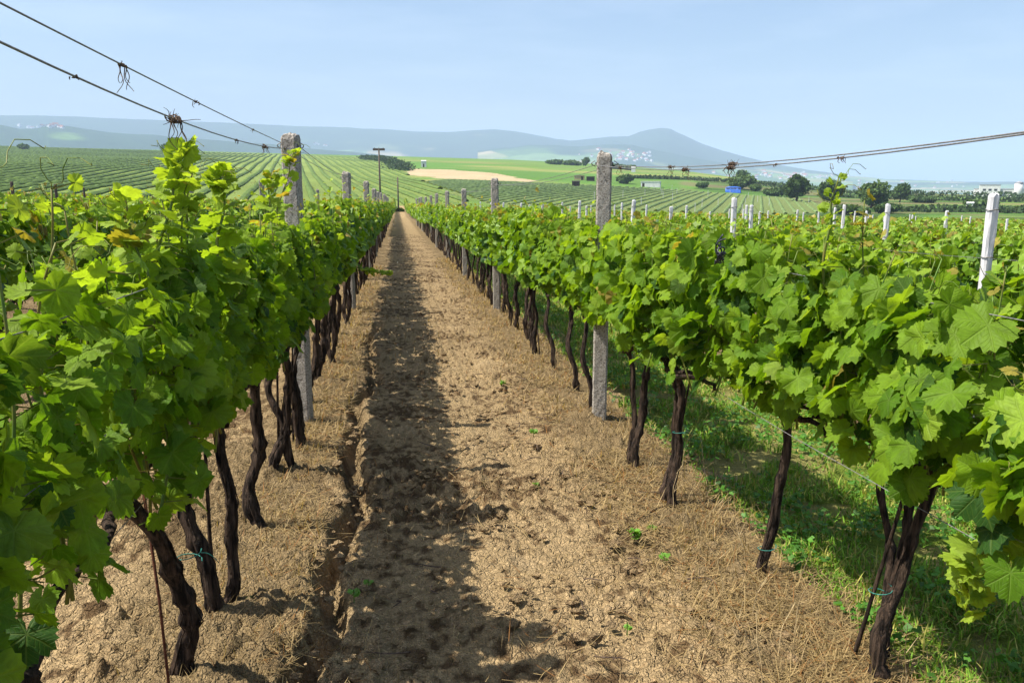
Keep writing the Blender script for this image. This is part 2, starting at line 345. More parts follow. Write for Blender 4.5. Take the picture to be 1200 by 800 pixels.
# valley floor and hills
def polar(name, azs, rs, zf, cf, m, **kw):
    A, Rr = np.meshgrid(np.radians(azs), rs); a = A.ravel(); r = Rr.ravel(); x = r * np.sin(a); y = r * np.cos(a)
    z = zf(np.degrees(a), r, x, y); c = cf(np.degrees(a), r, x, y, z)
    ny, nx = A.shape; i = (np.arange(ny - 1)[:, None] * nx + np.arange(nx - 1)[None]).ravel()
    me = make_mesh(name, np.stack([x, y, z], 1), Q=np.stack([i, i + 1, i + nx + 1, i + nx], 1), mats=[m], smooth=True, attrs={'col': ('FLOAT_COLOR', np.c_[c, np.ones(len(c))])})
    return tag(put(name, me), **kw)
def cfields(x, y, s):
    """patchwork of crops: flat colours per plot"""
    a = np.floor(x / s + .6 * np.sin(y / (s * 2.3))); b = np.floor(y / (s * .55) + .5 * np.sin(x / (s * 3.1)))
    h = _h(a, b, 91)[:, None]; P = np.array([[.07, .13, .03], [.11, .19, .04], [.20, .22, .08], [.30, .25, .13], [.05, .10, .03], [.13, .21, .06]])
    return P[(h[:, 0] * 5.99).astype(int)]
polar('valley_plain', np.linspace(-50, 65, 420), np.geomspace(700, 16500, 160),
      lambda az, r, x, y: -78 + 5 * (fbm(x / 900, y / 900, 5, 3) - .5),
      lambda az, r, x, y, z: cfields(x, y, 420.) * np.array([.8, 1.0, 1.1]), M['hill'], kind='structure')
def u2az(u): return np.degrees(np.arctan((np.asarray(u, float) - 600) / 991.8)) + 7.74
def v2el(u, v): return (208 - np.asarray(v, float)) / np.hypot(np.asarray(u, float) - 600, 991.8)
def ridge(name, pts, Dk, w0, w1, seed, cf, amp=.05):
    u = np.array([p[0] for p in pts]); v = np.array([p[1] for p in pts]); A = u2az(u); E = v2el(u, v)
    def zf(az, r, x, y):
        crest = np.interp(az, A, E) * Dk + 1.66
        t = np.where(r < Dk, (r - (Dk - w0)) / w0, 1 - (r - Dk) / w1); t = np.clip(t, 0, 1)
        prof = t * t * (3 - 2 * t) * .55 + t * .45
        n = fbm(x / 900, y / 900, seed, 5) - .5
        return -80 + (crest + 80) * prof * (1 + amp * n * 8 * t * (1 - t)) + n * 60 * (1 - np.abs(2 * t - 1)) + (fbm(x / 260, y / 260, seed + 9, 4) - .5) * 34 * t * (1.15 - t) + (fbm(x / 120, y / 400, seed + 19, 3) - .5) * 9 * t
    return polar(name, np.linspace(A[0], A[-1], 620), np.linspace(Dk - w0, Dk + w1, 90), zf, cf, M['hill'], kind='structure')
def hillcol(az, r, x, y, z):
    c = cfields(x, y, 330.); f = sstep(.44, .52, fbm(x / 700, y / 420, 33, 4) + np.clip((z - 40) / 900, -.1, .25))[:, None]
    return c * (1 - f) + np.array([.028, .055, .022]) * f
far_pts = [(-120, 135), (0, 137), (100, 139), (150, 141), (200, 143), (300, 147), (400, 151), (450, 153), (490, 156), (530, 156), (556, 154), (580, 153), (600, 155), (625, 159), (650, 164), (668, 166),
           (690, 164), (715, 161), (735, 161), (748, 156), (760, 153.5), (772, 152), (784, 153), (792, 157), (806, 163), (822, 170), (845, 177), (870, 184), (900, 191), (940, 198), (990, 205), (1040, 210), (1150, 213), (1320, 213)]
ridge('hills', far_pts, 6800, 2100, 2600, 21, hillcol)
ridge('nearer_hills', [(-160, 151), (-40, 147), (10, 148), (30, 152), (52, 151), (62, 147), (90, 150), (130, 156), (200, 161), (260, 165), (330, 171), (400, 178), (480, 184), (560, 190), (700, 200)], 4200, 1500, 1300, 45, hillcol, .03)
ridge('foothills', [(560, 178), (620, 171), (680, 172), (705, 170), (740, 171), (800, 183), (860, 194), (920, 203), (1000, 212)], 5300, 1300, 1200, 63, hillcol, .03)

# air: the far land fades to blue
hb = MB(); hb.box((0, 7000, 240), (34000, 22000, 676)); hz, t_, b_ = nodes_mat('air'); t_.nodes.remove(b_)
pv = N(t_, 'ShaderNodeVolumePrincipled'); pv.inputs['Color'].default_value = (.58, .73, 1.0, 1); pv.inputs['Density'].default_value = 1.65e-4; pv.inputs['Anisotropy'].default_value = 0.
t_.links.new(pv.outputs[0], t_.nodes['Material Output'].inputs['Volume'])
tag(put('haze', hb.mesh('haze', hz)), kind='stuff')

# ---------- leaves ----------
CP = np.array([(0, .98), (12, .92), (22, .84), (30, .79), (40, .87), (52, .91), (64, .86), (78, .76), (90, .79), (106, .82), (122, .78), (140, .73), (158, .64), (171, .42), (180, .10)])
def outline(n, teeth=0.):
    th = np.linspace(-180, 180, n, endpoint=False) + 180. / n * 0
    r = np.interp(np.abs(th), CP[:, 0], CP[:, 1])
    if teeth: r = r * (1 + teeth * np.array([1, -.9, .6, -1])[np.arange(n) % 4] * (np.abs(th) < 165))
    a = np.radians(th); return np.stack([r * np.cos(a), r * np.sin(a)], 1)
def template(lod):
    if lod == 0:
        o = outline(40, .075); n = len(o); ring = o * .52
        P = np.concatenate([[(0, 0)], ring, o]); j = np.arange(n); k = (j + 1) % n
        return P, np.stack([j * 0, 1 + j, 1 + k], 1), np.stack([1 + j, 1 + n + j, 1 + n + k, 1 + k], 1)
    if lod == 1:
        th = np.radians([-180, -150, -106, -78, -52, -28, 0, 28, 52, 78, 106, 150]); rr = np.interp(np.abs(np.degrees(th)), CP[:, 0], CP[:, 1])
        o = np.stack([rr * np.cos(th), rr * np.sin(th)], 1); n = len(o); j = np.arange(n)
        return np.concatenate([[(0, 0)], o]), np.stack([j * 0, 1 + j, 1 + (j + 1) % n], 1), np.zeros((0, 4), int)
    if lod == 2:
        return np.array([(0, 0), (-.45, -.45), (.2, -.8), (1, 0), (.2, .8), (-.45, .45)]), np.array([(0, 1, 2), (0, 2, 3), (0, 3, 4), (0, 4, 5)]), np.zeros((0, 4), int)
    return np.array([(-.5, -.35), (.25, -.75), (.95, .1), (.1, .8)]), np.zeros((0, 3), int), np.array([(0, 1, 2, 3)])
TEMPL = [template(i) for i in range(4)]
def unit(a): return a / (np.linalg.norm(a, axis=-1, keepdims=True) + 1e-9)
def leaf_geo(lod, O, Tp, Nn, size, tint, g):
    P, T, Q = TEMPL[lod]; n = len(O); m = len(P)
    Tp = unit(Tp); Nn = unit(Nn - (Nn * Tp).sum(1, keepdims=True) * Tp); B = np.cross(Nn, Tp)
    u = P[:, 0][None] * np.ones((n, 1)); v = P[:, 1][None] * (.88 + .3 * g.random((n, 1))) ; rr = np.hypot(u, v); th = np.arctan2(v, u)
    if lod == 0: u = u * (1 + .10 * (g.random((n, m)) - .5)); v = v * (1 + .10 * (g.random((n, m)) - .5))
    w_ = -(.04 + .34 * g.random((n, 1))) * rr ** 2 + (.02 + .30 * g.random((n, 1))) * np.abs(v) + (.16 * g.random((n, 1))) * np.sin(3 * th + 6.3 * g.random((n, 1))) * rr ** 1.6
    w_ += .10 * rr * np.cos(5 * th) * (.3 + g.random((n, 1))) * (lod < 2)
    if lod == 0: w_ += .085 * (g.random((n, m)) - .5) * (rr > .3)
    s = size[:, None, None]
    V = O[:, None] + s * (u[..., None] * Tp[:, None] + v[..., None] * B[:, None] + w_[..., None] * Nn[:, None])
    off = (np.arange(n) * m)[:, None, None]
    TT = (T[None] + off).reshape(-1, 3); QQ = (Q[None] + off).reshape(-1, 4) if len(Q) else np.zeros((0, 4), int)
    co = np.stack([np.broadcast_to(P[:, 0], (n, m)), np.broadcast_to(P[:, 1], (n, m)), np.zeros((n, m))], -1).reshape(-1, 3)
    C = np.repeat(np.c_[tint, np.ones(n)], m, 0)
    if lod < 2: C[:, :3] *= (.86 + .28 * g.random((len(C), 1)))
    return V.reshape(-1, 3), TT, QQ, co, C
MAT1 = np.array([.072, .165, .007]); MAT2 = np.array([.185, .305, .014]); YOUNG = np.array([.27, .38, .040]); REDT = np.array([.30, .16, .045]); DARKL = np.array([.030, .085, .012])
def tints(age, g, red=.1):
    n = len(age); a = g.random((n, 1)); c = MAT1 * (1 - a) + MAT2 * a
    dk_ = (g.random((n, 1)) < .12); c = np.where(dk_, DARKL, c)
    y = np.clip(age[:, None] ** 1.6 * 1.1 + .6 * (g.random((n, 1)) < .15) * g.random((n, 1)), 0, 1); c = c * (1 - y) + YOUNG * y
    r_ = ((g.random(n) < red * 3 * np.clip(age - .45, 0, 1) * 1.8) | (g.random(n) < red * .03))[:, None]; c = np.where(r_, REDT * (.7 + .6 * g.random((n, 1))) * .6 + c * .4, c)
    return c
def vine_leaves(g, nshoot=11, fill=190, length=1.0, top=1.62, tall=.09, low=.76, size=.085, wide=1., red=.1):
    """shoots rising from the cordon with their leaves, and filler leaves hanging in the hedge's shell"""
    O, Tp, Nn, S_, A, paths, nodes = [], [], [], [], [], [], []
    for i in range(nshoot):
        y0 = (i + g.random()) / nshoot * length - length / 2; x0 = g.normal(0, .05); side = 1 if g.random() < .5 else -1
        x1 = x0 + side * (.02 + .13 * g.random()) * wide; y1 = y0 + g.normal(0, .10)
        z1 = top - .20 + .26 * g.random() + (.08 + .16 * g.random() if g.random() < tall else 0); n = int((z1 - .8) / .062)
        t = np.linspace(0, 1, n + 2); droop = .16 * g.random() * (g.random() < .4)
        P = np.stack([x0 + (x1 - x0) * t ** .8 + .02 * np.sin(6 * t + i), y0 + (y1 - y0) * t + .02 * np.sin(5 * t + 2 * i), .78 + (z1 - .78) * t - droop * t ** 3], 1)
        paths.append(P)
        for j in range(1, n + 2):
            if g.random() < .12: continue
            ag = max(0, (t[j] - .35) / .65); ph = g.random() * 6.28; out = np.array([math.cos(ph) * .8 + np.sign(P[j, 0]) * .55, math.sin(ph), 0.]); out /= np.linalg.norm(out) + 1e-6
            pl = (.04 + .07 * g.random()) * (1 - .5 * ag)
            o = P[j] + out * pl + np.array([0, 0, .03 * g.random()])
            O.append(o); nodes.append(P[j]); A.append(ag * (.75 + .25 * g.random()))
            S_.append(size * (.75 + .55 * g.random()) * (1 - .62 * ag ** 2))
            Tp.append(out * (.55 + .3 * ag) + np.array([0, 0, -.75 + 1.0 * ag]) + g.normal(0, .28, 3))
            Nn.append(out * .5 + np.array([0, 0, .7]) + g.normal(0, .48, 3))
    k = fill; z = low + (top - .06 - low) * g.random(k) ** .8; sd = np.where(g.random(k) < .5, 1, -1.)
    wz = np.interp(z, [.55, .75, 1.05, 1.35, 1.7], [.06, .10, .19, .17, .07]) * wide
    xx = sd * wz * (.45 + .65 * np.sqrt(g.random(k))); yy = (g.random(k) - .5) * length * 1.05
    lump = .8 + .5 * (vnoise(yy * 4 + 50 * g.random(), z * 4, 3)); xx = xx * lump
    # leave holes and an uneven lower edge
    keep = (z > low - .04 + .24 * vnoise(yy * 5 + 20 * g.random(), yy * 0, 7)) & (vnoise(yy * 5.5 + 31 * g.random(), z * 5.5 + sd * 3, 11) > .24)
    o = np.stack([xx, yy, z], 1)[keep]; sd = sd[keep]; n = len(o)
    out = np.stack([sd * (.6 + .4 * g.random(n)), g.normal(0, .45, n), np.zeros(n)], 1)
    tp = out * .5 + np.array([0, 0, -.75]) + g.normal(0, .42, (n, 3)); nn = out * .55 + np.array([0, 0, .55]) + g.normal(0, .50, (n, 3))
    ag = np.clip((o[:, 2] - 1.15) / .45, 0, 1) * .85 * g.random(n); s = size * (.7 + .7 * g.random(n))
    O = np.concatenate([np.array(O), o]); Tp = np.concatenate([np.array(Tp), tp]); Nn = np.concatenate([np.array(Nn), nn])
    nodes = np.concatenate([np.array(nodes), o - out * .07 * np.array([1, 1, 0]) + g.normal(0, .015, (n, 3))]); A = np.concatenate([np.array(A), ag]); S_ = np.concatenate([np.array(S_), s])
    return O, Tp, Nn, S_, A, paths, nodes
def tendril(P0, g, l=.12):
    t = np.linspace(0, 1, 9); a = g.random() * 6.28
    return P0 + np.stack([l * t * math.cos(a) + .02 * np.sin(9 * t) * t, l * t * math.sin(a), l * .8 * t + .025 * np.cos(10 * t) * t - .025 * t], 1)
def foliage_mesh(seed, lod, **kw):
    g = np.random.default_rng(seed); O, Tp, Nn, S_, A, paths, nodes = vine_leaves(g, **kw)
    V, T, Q, co, C = leaf_geo(lod, O, Tp, Nn, S_, tints(A, g, kw.get('red', .1)), g)
    mb = MB()
    if lod <= 1:
        for P in paths:
            if lod == 0: mb.tube(P, np.linspace(.0050, .0022, len(P)), 5)
            else: mb.tube(P[::3], np.linspace(.005, .003, len(P[::3])), 3)
            if lod == 0:
                for _ in range(2): mb.tube(tendril(P[-1 - g.integers(0, 4)], g), .0011, 3)
        if lod == 0:
            d = unit(O - nodes); sd = unit(np.cross(d, [0.3, .2, 1])) * .0016
            up = unit(np.cross(d, sd)) * .0016
            for e in (sd, up):
                q = np.stack([nodes - e, nodes + e, O + e, O - e], 1); mb.add(q.reshape(-1, 3), Q=np.arange(len(q) * 4).reshape(-1, 4))
    nl = len(V); Tt = [T]; Qq = [Q]; Vv = [V]
    if mb.V:
        Vv += mb.V; Tt += [a + nl for a in mb.T]; Qq += [a + nl for a in mb.Q]
    T2 = np.concatenate(Tt); Q2 = np.concatenate(Qq); Vv = np.concatenate(Vv); pad = len(Vv) - nl
    mi = np.concatenate([np.r_[np.zeros(len(T)), np.ones(len(T2) - len(T))], np.r_[np.zeros(len(Q)), np.ones(len(Q2) - len(Q))]])
    return make_mesh('foliage', Vv, T2, Q2, [M['leaf'] if lod == 0 else M['leaf_far'], M['cane']], mi, smooth=(lod == 0),
                     attrs={'tint': ('FLOAT_COLOR', np.concatenate([C, np.full((pad, 4), .15)])), 'leafco': ('FLOAT_VECTOR', np.concatenate([co, np.zeros((pad, 3))]))})
def trunk_mesh(seed, stems=1, lean=(0, 0), k=10, thick=1., foot=(0, 0)):
    g = np.random.default_rng(seed); mb = MB()
    for s in range(stems):
        n = 26 if k > 6 else 7; t = np.linspace(0, 1, n); ph = g.random() * 6.28; am = .016 + .034 * g.random()
        b0 = np.array([foot[0] + .03 * s * math.cos(ph), foot[1] + (s - (stems - 1) / 2) * .055]); spread = (g.normal(0, .035), (s - (stems - 1) / 2) * .11) if stems > 1 else (0, 0)
        P = np.stack([b0[0] + (lean[0] + spread[0]) * t ** 1.2 + am * np.sin(5 * t + ph) + .35 * am * np.sin(13 * t + 2 * ph), b0[1] + (lean[1] + spread[1]) * t ** 1.2 + am * np.cos(4.3 * t + ph), -.06 + .84 * t], 1)
        r0 = (.023 if s == 0 else .018) * thick
        r = r0 * (1.25 - .45 * t + .35 * np.exp(-t * 14)) * (1 + .28 * (g.random(n) - .5) + .35 * (g.random(n) < .16))
        mb.tube(P, r, k, .38, seed * 7 + s)
        if s == 0 or k > 6:
            for sg in (-1, 1):
                q = np.linspace(0, 1, 9 if k > 6 else 4); x_, y_, z_ = P[-1]
                A_ = np.stack([x_ * (1 - q) + g.normal(0, .01, len(q)), y_ + sg * .47 * q, z_ - .02 + .07 * np.sin(q * 2.2) + g.normal(0, .006, len(q))], 1)
                mb.tube(A_, np.linspace(.019, .009, len(q)) * thick, max(4, k - 3), .3, seed + sg)
        if k > 6:                                           # loose strips of peeling bark
            for q_ in range(11):
                a0 = g.random() * 6.28; i0 = int(g.integers(0, n - 9)); i1 = min(n, i0 + int(g.integers(5, 12))); sl_ = slice(i0, i1); off = r[sl_] * (1.02 + .25 * np.linspace(0, 1, i1 - i0) ** 2 * g.random())
                mb.tube(P[sl_] + np.stack([off * math.cos(a0), off * math.sin(a0), 0 * off], 1), .0035 * thick * np.linspace(1, .5, i1 - i0), 4, .4, seed + q_)
    if k > 6 and stems > 1:                                 # a thin old sucker tied along the trunk
        t = np.linspace(0, 1, 14); mb.tube(np.stack([.05 * t + foot[0] - .03, foot[1] + .10 - .16 * t, -.05 + .78 * t], 1), .009 - .003 * t, 6, .3, seed)
    return mb.mesh('trunk', M['bark'], smooth=True)

# ---------- grape vines ----------
ORD = ['first', 'second', 'third', 'fourth', 'fifth', 'sixth', 'seventh', 'eighth', 'ninth', 'tenth', 'eleventh', 'twelfth']
LP = [-.5, 6.2, 12.9, 19.6, 26.3, 33.0, 39.7, 46.4, 53.1, 59.8, 66.5]   # grey posts of the two path rows
L0 = [.8, 1.6, 2.73, 3.2, 4.1, 4.95, 5.55, 6.75]; R0 = [.72, 1.55, 2.58, 3.38, 4.3, 5.0, 6.45, 7.3]
L0 += [7.6 + .92 * i for i in range(38)]; R0 += [8.2 + .92 * i for i in range(38)]
lod1 = [(foliage_mesh(100 + i, 1, nshoot=14, fill=270, size=.074, low=.82, tall=.2, red=.2), trunk_mesh(100 + i, 1 + (i % 3 > 0), (.06 * math.sin(i), .09 * math.cos(2 * i)), 8)) for i in range(7)]
lod2 = [(foliage_mesh(200 + i, 2, nshoot=10, fill=190, size=.090, low=.82, tall=.2, red=.24), trunk_mesh(200 + i, 1 + i % 2, (.04 * math.sin(i), .08 * math.cos(2 * i)), 5)) for i in range(6)]
def twine(parent, z, c, seed):
    g = np.random.default_rng(seed); mb = MB(); a = np.linspace(0, 6.6, 14)
    mb.tube(np.stack([c[0] + .040 * np.cos(a), c[1] + .042 * np.sin(a), z + .006 * a], 1), .0019, 4)
    t = np.linspace(0, 1, 6); mb.tube(np.stack([c[0] + .04 + .05 * t, c[1] + .02 * t, z + .03 - .05 * t * t], 1), .0014, 4)
    put('twine', mb.mesh('twine', M['twine'], True), parent)
def shoot_child(v, P, seed, red=.2, sz=.07):
    """one long shoot standing clear of the hedge, with its own small leaves"""
    g = np.random.default_rng(seed); P = np.array(P, float); n = len(P); tt = np.linspace(0, 1, 22)
    Pp = np.stack([np.interp(tt, np.linspace(0, 1, n), P[:, i]) for i in range(3)], 1); Pp[:, 0] += .006 * np.sin(tt * 14); O, T_, N_, S_, A = [], [], [], [], []
    for j in range(2, 22):
        for _ in range(1 if j < 15 else 2):
            ph = j * 2.6 + g.random() * 1.5; out = np.array([math.cos(ph), math.sin(ph), .2]); ag = .3 + .7 * tt[j]
            O.append(Pp[j] + out * (.045 - .025 * tt[j])); T_.append(out + np.array([0, 0, -.3 + .8 * tt[j]]) + g.normal(0, .25, 3)); N_.append(np.array([0, 0, .9]) + out * .3 + g.normal(0, .4, 3))
            S_.append(sz * (1.1 - .65 * tt[j]) * (.8 + .4 * g.random())); A.append(ag)
    A = np.array(A); V, T, Q, co, C = leaf_geo(0, np.array(O), np.array(T_), np.array(N_), np.array(S_), tints(A, g, red), g)
    mb = MB(); mb.tube(Pp, np.linspace(.0065, .0025, 22), 6)
    for _ in range(5): mb.tube(tendril(Pp[-1 - g.integers(0, 8)], g, .10), .0012, 3)
    nl = len(V); Vv = np.concatenate([V] + mb.V); T2 = np.concatenate([T] + [a + nl for a in mb.T]); Q2 = np.concatenate([Q] + [a + nl for a in mb.Q]); pad = len(Vv) - nl
    mi = np.concatenate([np.r_[np.zeros(len(T)), np.ones(len(T2) - len(T))], np.r_[np.zeros(len(Q)), np.ones(len(Q2) - len(Q))]])
    put('shoot', make_mesh('shoot', Vv, T2, Q2, [M['leaf'], M['cane']], mi, True, {'tint': ('FLOAT_COLOR', np.concatenate([C, np.full((pad, 4), .15)])), 'leafco': ('FLOAT_VECTOR', np.concatenate([co, np.zeros((pad, 3))]))}), v)
def add_vine(x, y, fm, tm, rz, label, group, sc=1.):
    v = empty('grape_vine', (x, y, Tz(x, y) + .005), rz, label=label, cat='grape vine', group=group); v.scale = (1, 1, sc)
    put('foliage', fm, v); tr = put('trunk', tm, v)
    return v, tr
NEARL = {.8: 'grape vine filling the lower left corner, its big leaves almost touching the viewer',
         1.6: 'grape vine with thick trunk cut by the left photo edge, second nearest on the left',
         2.73: 'grape vine with thick bare leaning trunk beside the thin rusty rod',
         3.2: 'grape vine with split two-legged trunk just behind the leaning trunk by the rod',
         4.1: 'grape vine on one thick dark trunk midway between rusty rod and left grey post',
         4.95: 'grape vine second before the tall grey post left of the path',
         5.55: 'grape vine right before the tall grey post left of the path',
         6.75: 'grape vine right behind the tall grey post left of the path'}
NEARR = {.72: 'grape vine at the right edge, its low leafy shoots hanging nearest the viewer',
         1.55: 'grape vine at the right edge next to the one with tangled triple trunk',
         2.58: 'grape vine with tangled triple brown trunk tied by green twine, lower right',
         3.38: 'grape vine with single slim black trunk, next beyond the tangled triple trunk',
         4.3: 'grape vine with two thin trunks side by side, two before the right grey post',
         5.0: 'grape vine with dark forked trunk, right before the tall grey post on the right',
         6.45: 'grape vine rising right behind the tall grey post right of the path',
         7.3: 'grape vine second behind the tall grey post right of the path'}
lean_l = {2.73: (-.10, -.22), 3.2: (-.03, .06), 4.1: (-.06, -.05), 1.6: (.02, -.1)}
for side, ys, x, lab in ((0, L0, ROW(0), NEARL), (1, R0, ROW(1), NEARR)):
    sname = ('left', 'right')[side]; rg = np.random.default_rng(50 + side)
    for i, y in enumerate(ys):
        if y in lab:
            label = lab[y]; grp = f'grape vines in the row {sname} of the path'
        elif y < 26:
            j = max(k for k, p in enumerate(LP) if p < y); nth = sum(1 for q in ys if LP[j] < q <= y) - 1
            label = f'{ORD[nth]} grape vine behind the {ORD[j - 1]} grey post of the row {sname} of path'; grp = f'grape vines in the row {sname} of the path'
        else:
            label = f'small distant grape vine far along the hedge row {sname} of the bare path'; grp = f'distant grape vines of the row {sname} of the path'
        xj = x + rg.normal(0, .02) + (.16 if side and 2 < y < 3 else .08 if (side and y < 4) else 0)
        if i < (9 if side else 9):
            fm = foliage_mesh(10 + i + 40 * side, 0, nshoot=13, tall=((.0 if 3 < y < 5.5 else .10) if side else .30), fill=(380 if side else (320 if y < 3.6 else 420 if y < 5 else 540)), low=(.84 if side else .79), size=(.066 if side else .052), top=((1.27 if y < 2.2 else 1.50 if y < 3 else 1.58) if side else 1.54), wide=(.95 if side else (.62 if y < 5 else .8)), length=(1.3 if y in (1.6, 1.55, 5.0, 6.45) else 1.05), red=(.14 if side else .06))
            st = {(0, 3.2): 2, (1, 2.58): 3, (1, 4.3): 2, (1, 5.0): 2, (0, 4.95): 2, (0, 5.55): 2}.get((side, y), 1)
            tm = trunk_mesh(300 + i + 40 * side, st, lean_l.get(y, (.02, .05)) if not side else {2.58: (.10, .12), 3.38: (.06, .0)}.get(y, (-.03, .06)), 12, 1.12 if side == 0 else (.82 if y == 2.58 else .88))
            v, tr = add_vine(xj, y, fm, tm, 0, label, grp)
            if (side, y) in ((1, 2.58), (0, 2.73), (1, 3.38), (1, 4.3)): twine(tr, {2.58: .30, 2.73: .44, 3.38: .12, 4.3: .42}[y], (.0, .0), i)
            if side == 0 and y == 2.73:
                shoot_child(v, [(.02, -.12, 1.2), (.0, -.05, 1.5), (.04, .0, 1.68), (.06, .06, 1.81)], 1, .02, .085)
                shoot_child(v, [(.10, .2, 1.2), (.12, .22, 1.5), (.14, .26, 1.66), (.12, .30, 1.74)], 2, .02, .08)
            if side == 0 and y == 3.2: shoot_child(v, [(.05, -.1, 1.2), (.02, -.12, 1.5), (.05, -.1, 1.74)], 21, .02, .08); shoot_child(v, [(-.1, .1, 1.2), (-.12, .15, 1.5), (-.08, .2, 1.72)], 22, .02, .07)
            if side == 0 and y == 2.73: shoot_child(v, [(.1, -.3, 1.1), (.04, -.32, 1.4), (-.02, -.3, 1.66)], 23, .02, .085)
            if side == 0 and y == 4.1: shoot_child(v, [(.02, .1, 1.3), (.08, .12, 1.6), (.10, .16, 1.78)], 3, .1, .06)
            if side == 0 and y == 4.95: shoot_child(v, [(.02, .1, 1.3), (.05, .12, 1.6), (.12, .2, 1.85), (.14, .22, 1.93)], 4, .1, .06)
            if side == 0 and y == 1.6: shoot_child(v, [(-.12, .0, 1.2), (-.2, .1, 1.5), (-.27, .15, 1.66)], 5, .5, .06)
            if side == 1 and y == 2.58: shoot_child(v, [(-.16, .28, 1.3), (-.17, .25, 1.6), (-.16, .23, 1.79)], 6, .08, .036)
            if side == 1 and y == 1.55: shoot_child(v, [(0, .1, 1.0), (-.12, .2, .95), (-.15, .26, .80), (-.14, .30, .62)], 7, 0, .085)
        else:
            far = y > 17; fm, tm = (lod2 if far else lod1)[int(rg.integers(0, 6))]
            v, tr = add_vine(xj, y, fm, tm, math.pi * rg.integers(0, 2), label, grp, .95 + .11 * rg.random())
            if side == 0 and 11.2 < y < 12.1: shoot_child(v if v.rotation_euler[2] == 0 else v, [(.15, 0, .8), (.4, 0, .72), (.62, 0, .70)] if v.rotation_euler[2] == 0 else [(-.15, 0, .8), (-.4, 0, .72), (-.62, 0, .70)], 9, 0, .09)
used = {0: L0[-1] + .5, 1: R0[-1] + .5}
WSTART = {2: 4.95, 3: 5.64, 4: 10.9, 5: 15.2, 6: 17.6, 7: 20.4}
rg = np.random.default_rng(77); count = len(L0) + len(R0)
names = {2: 'second', 3: 'third', 4: 'fourth', 5: 'fifth', 6: 'sixth', 7: 'seventh'}
for k, y0, y1 in ((2, 3.2, 41), (3, 5.6, 40), (4, 7.8, 36), (5, 9.5, 33), (6, 12.5, 32), (7, 15.2, 30), (-1, 3.0, 27), (-2, 8.5, 26)):
    x = ROW(k); ys = np.arange(y0, y1, .95); used[k] = ys[-1] + .5; start = ys[0] - .5
    for i, y in enumerate(ys):
        if k == 2 and 4.6 < y < 5.4: continue
        if count >= 298: used[k] = y - .5; break
        near = y < 15; fm, tm = (lod1 if near else lod2)[int(rg.integers(0, 6))]
        if k > 1 and y > WSTART[k] and (y - WSTART[k]) / 4.2 < 5:
            j = int((y - WSTART[k]) / 4.2); m_ = sum(1 for q in ys if WSTART[k] + 4.2 * j < q <= y) - 1; label = f'{ORD[m_]} vine behind the {ORD[j]} white post of the {names[k]} row right of path'; g_ = f'grape vines of the {names[k]} row to the right'
        elif k > 1 and y <= WSTART[k]: label = f'{ORD[sum(1 for q in ys if y < q <= WSTART[k])]} vine before the first white post of the {names[k]} row right of path'; g_ = f'grape vines of the {names[k]} row to the right'
        elif k == -1 and y < 12.87: label = f'{ORD[sum(1 for q in ys if y < q < 12.87)]} vine before the lone grey post in the second row left of path'; g_ = 'grape vines of the second row to the left'
        elif k == -1 and y < 19: label = f'{ORD[sum(1 for q in ys if 12.87 < q < y)]} vine behind the lone grey post in the second row left of path'; g_ = 'grape vines of the second row to the left'
        elif k > 0: label = f'green vine of the {names[k]} hedge row right of path, one of a blurred line'; g_ = f'grape vines of the {names[k]} row to the right'
        else: label = f'leafy vine of the {"second" if k == -1 else "third"} row left of path, behind the big left hedge'; g_ = f'grape vines of the {"second" if k == -1 else "third"} row to the left'
        add_vine(x + rg.normal(0, .03), y, fm, tm, math.pi * rg.integers(0, 2), label, g_, (.88 if k > 0 else .92) + .09 * rg.random()); count += 1
print('vines', count)
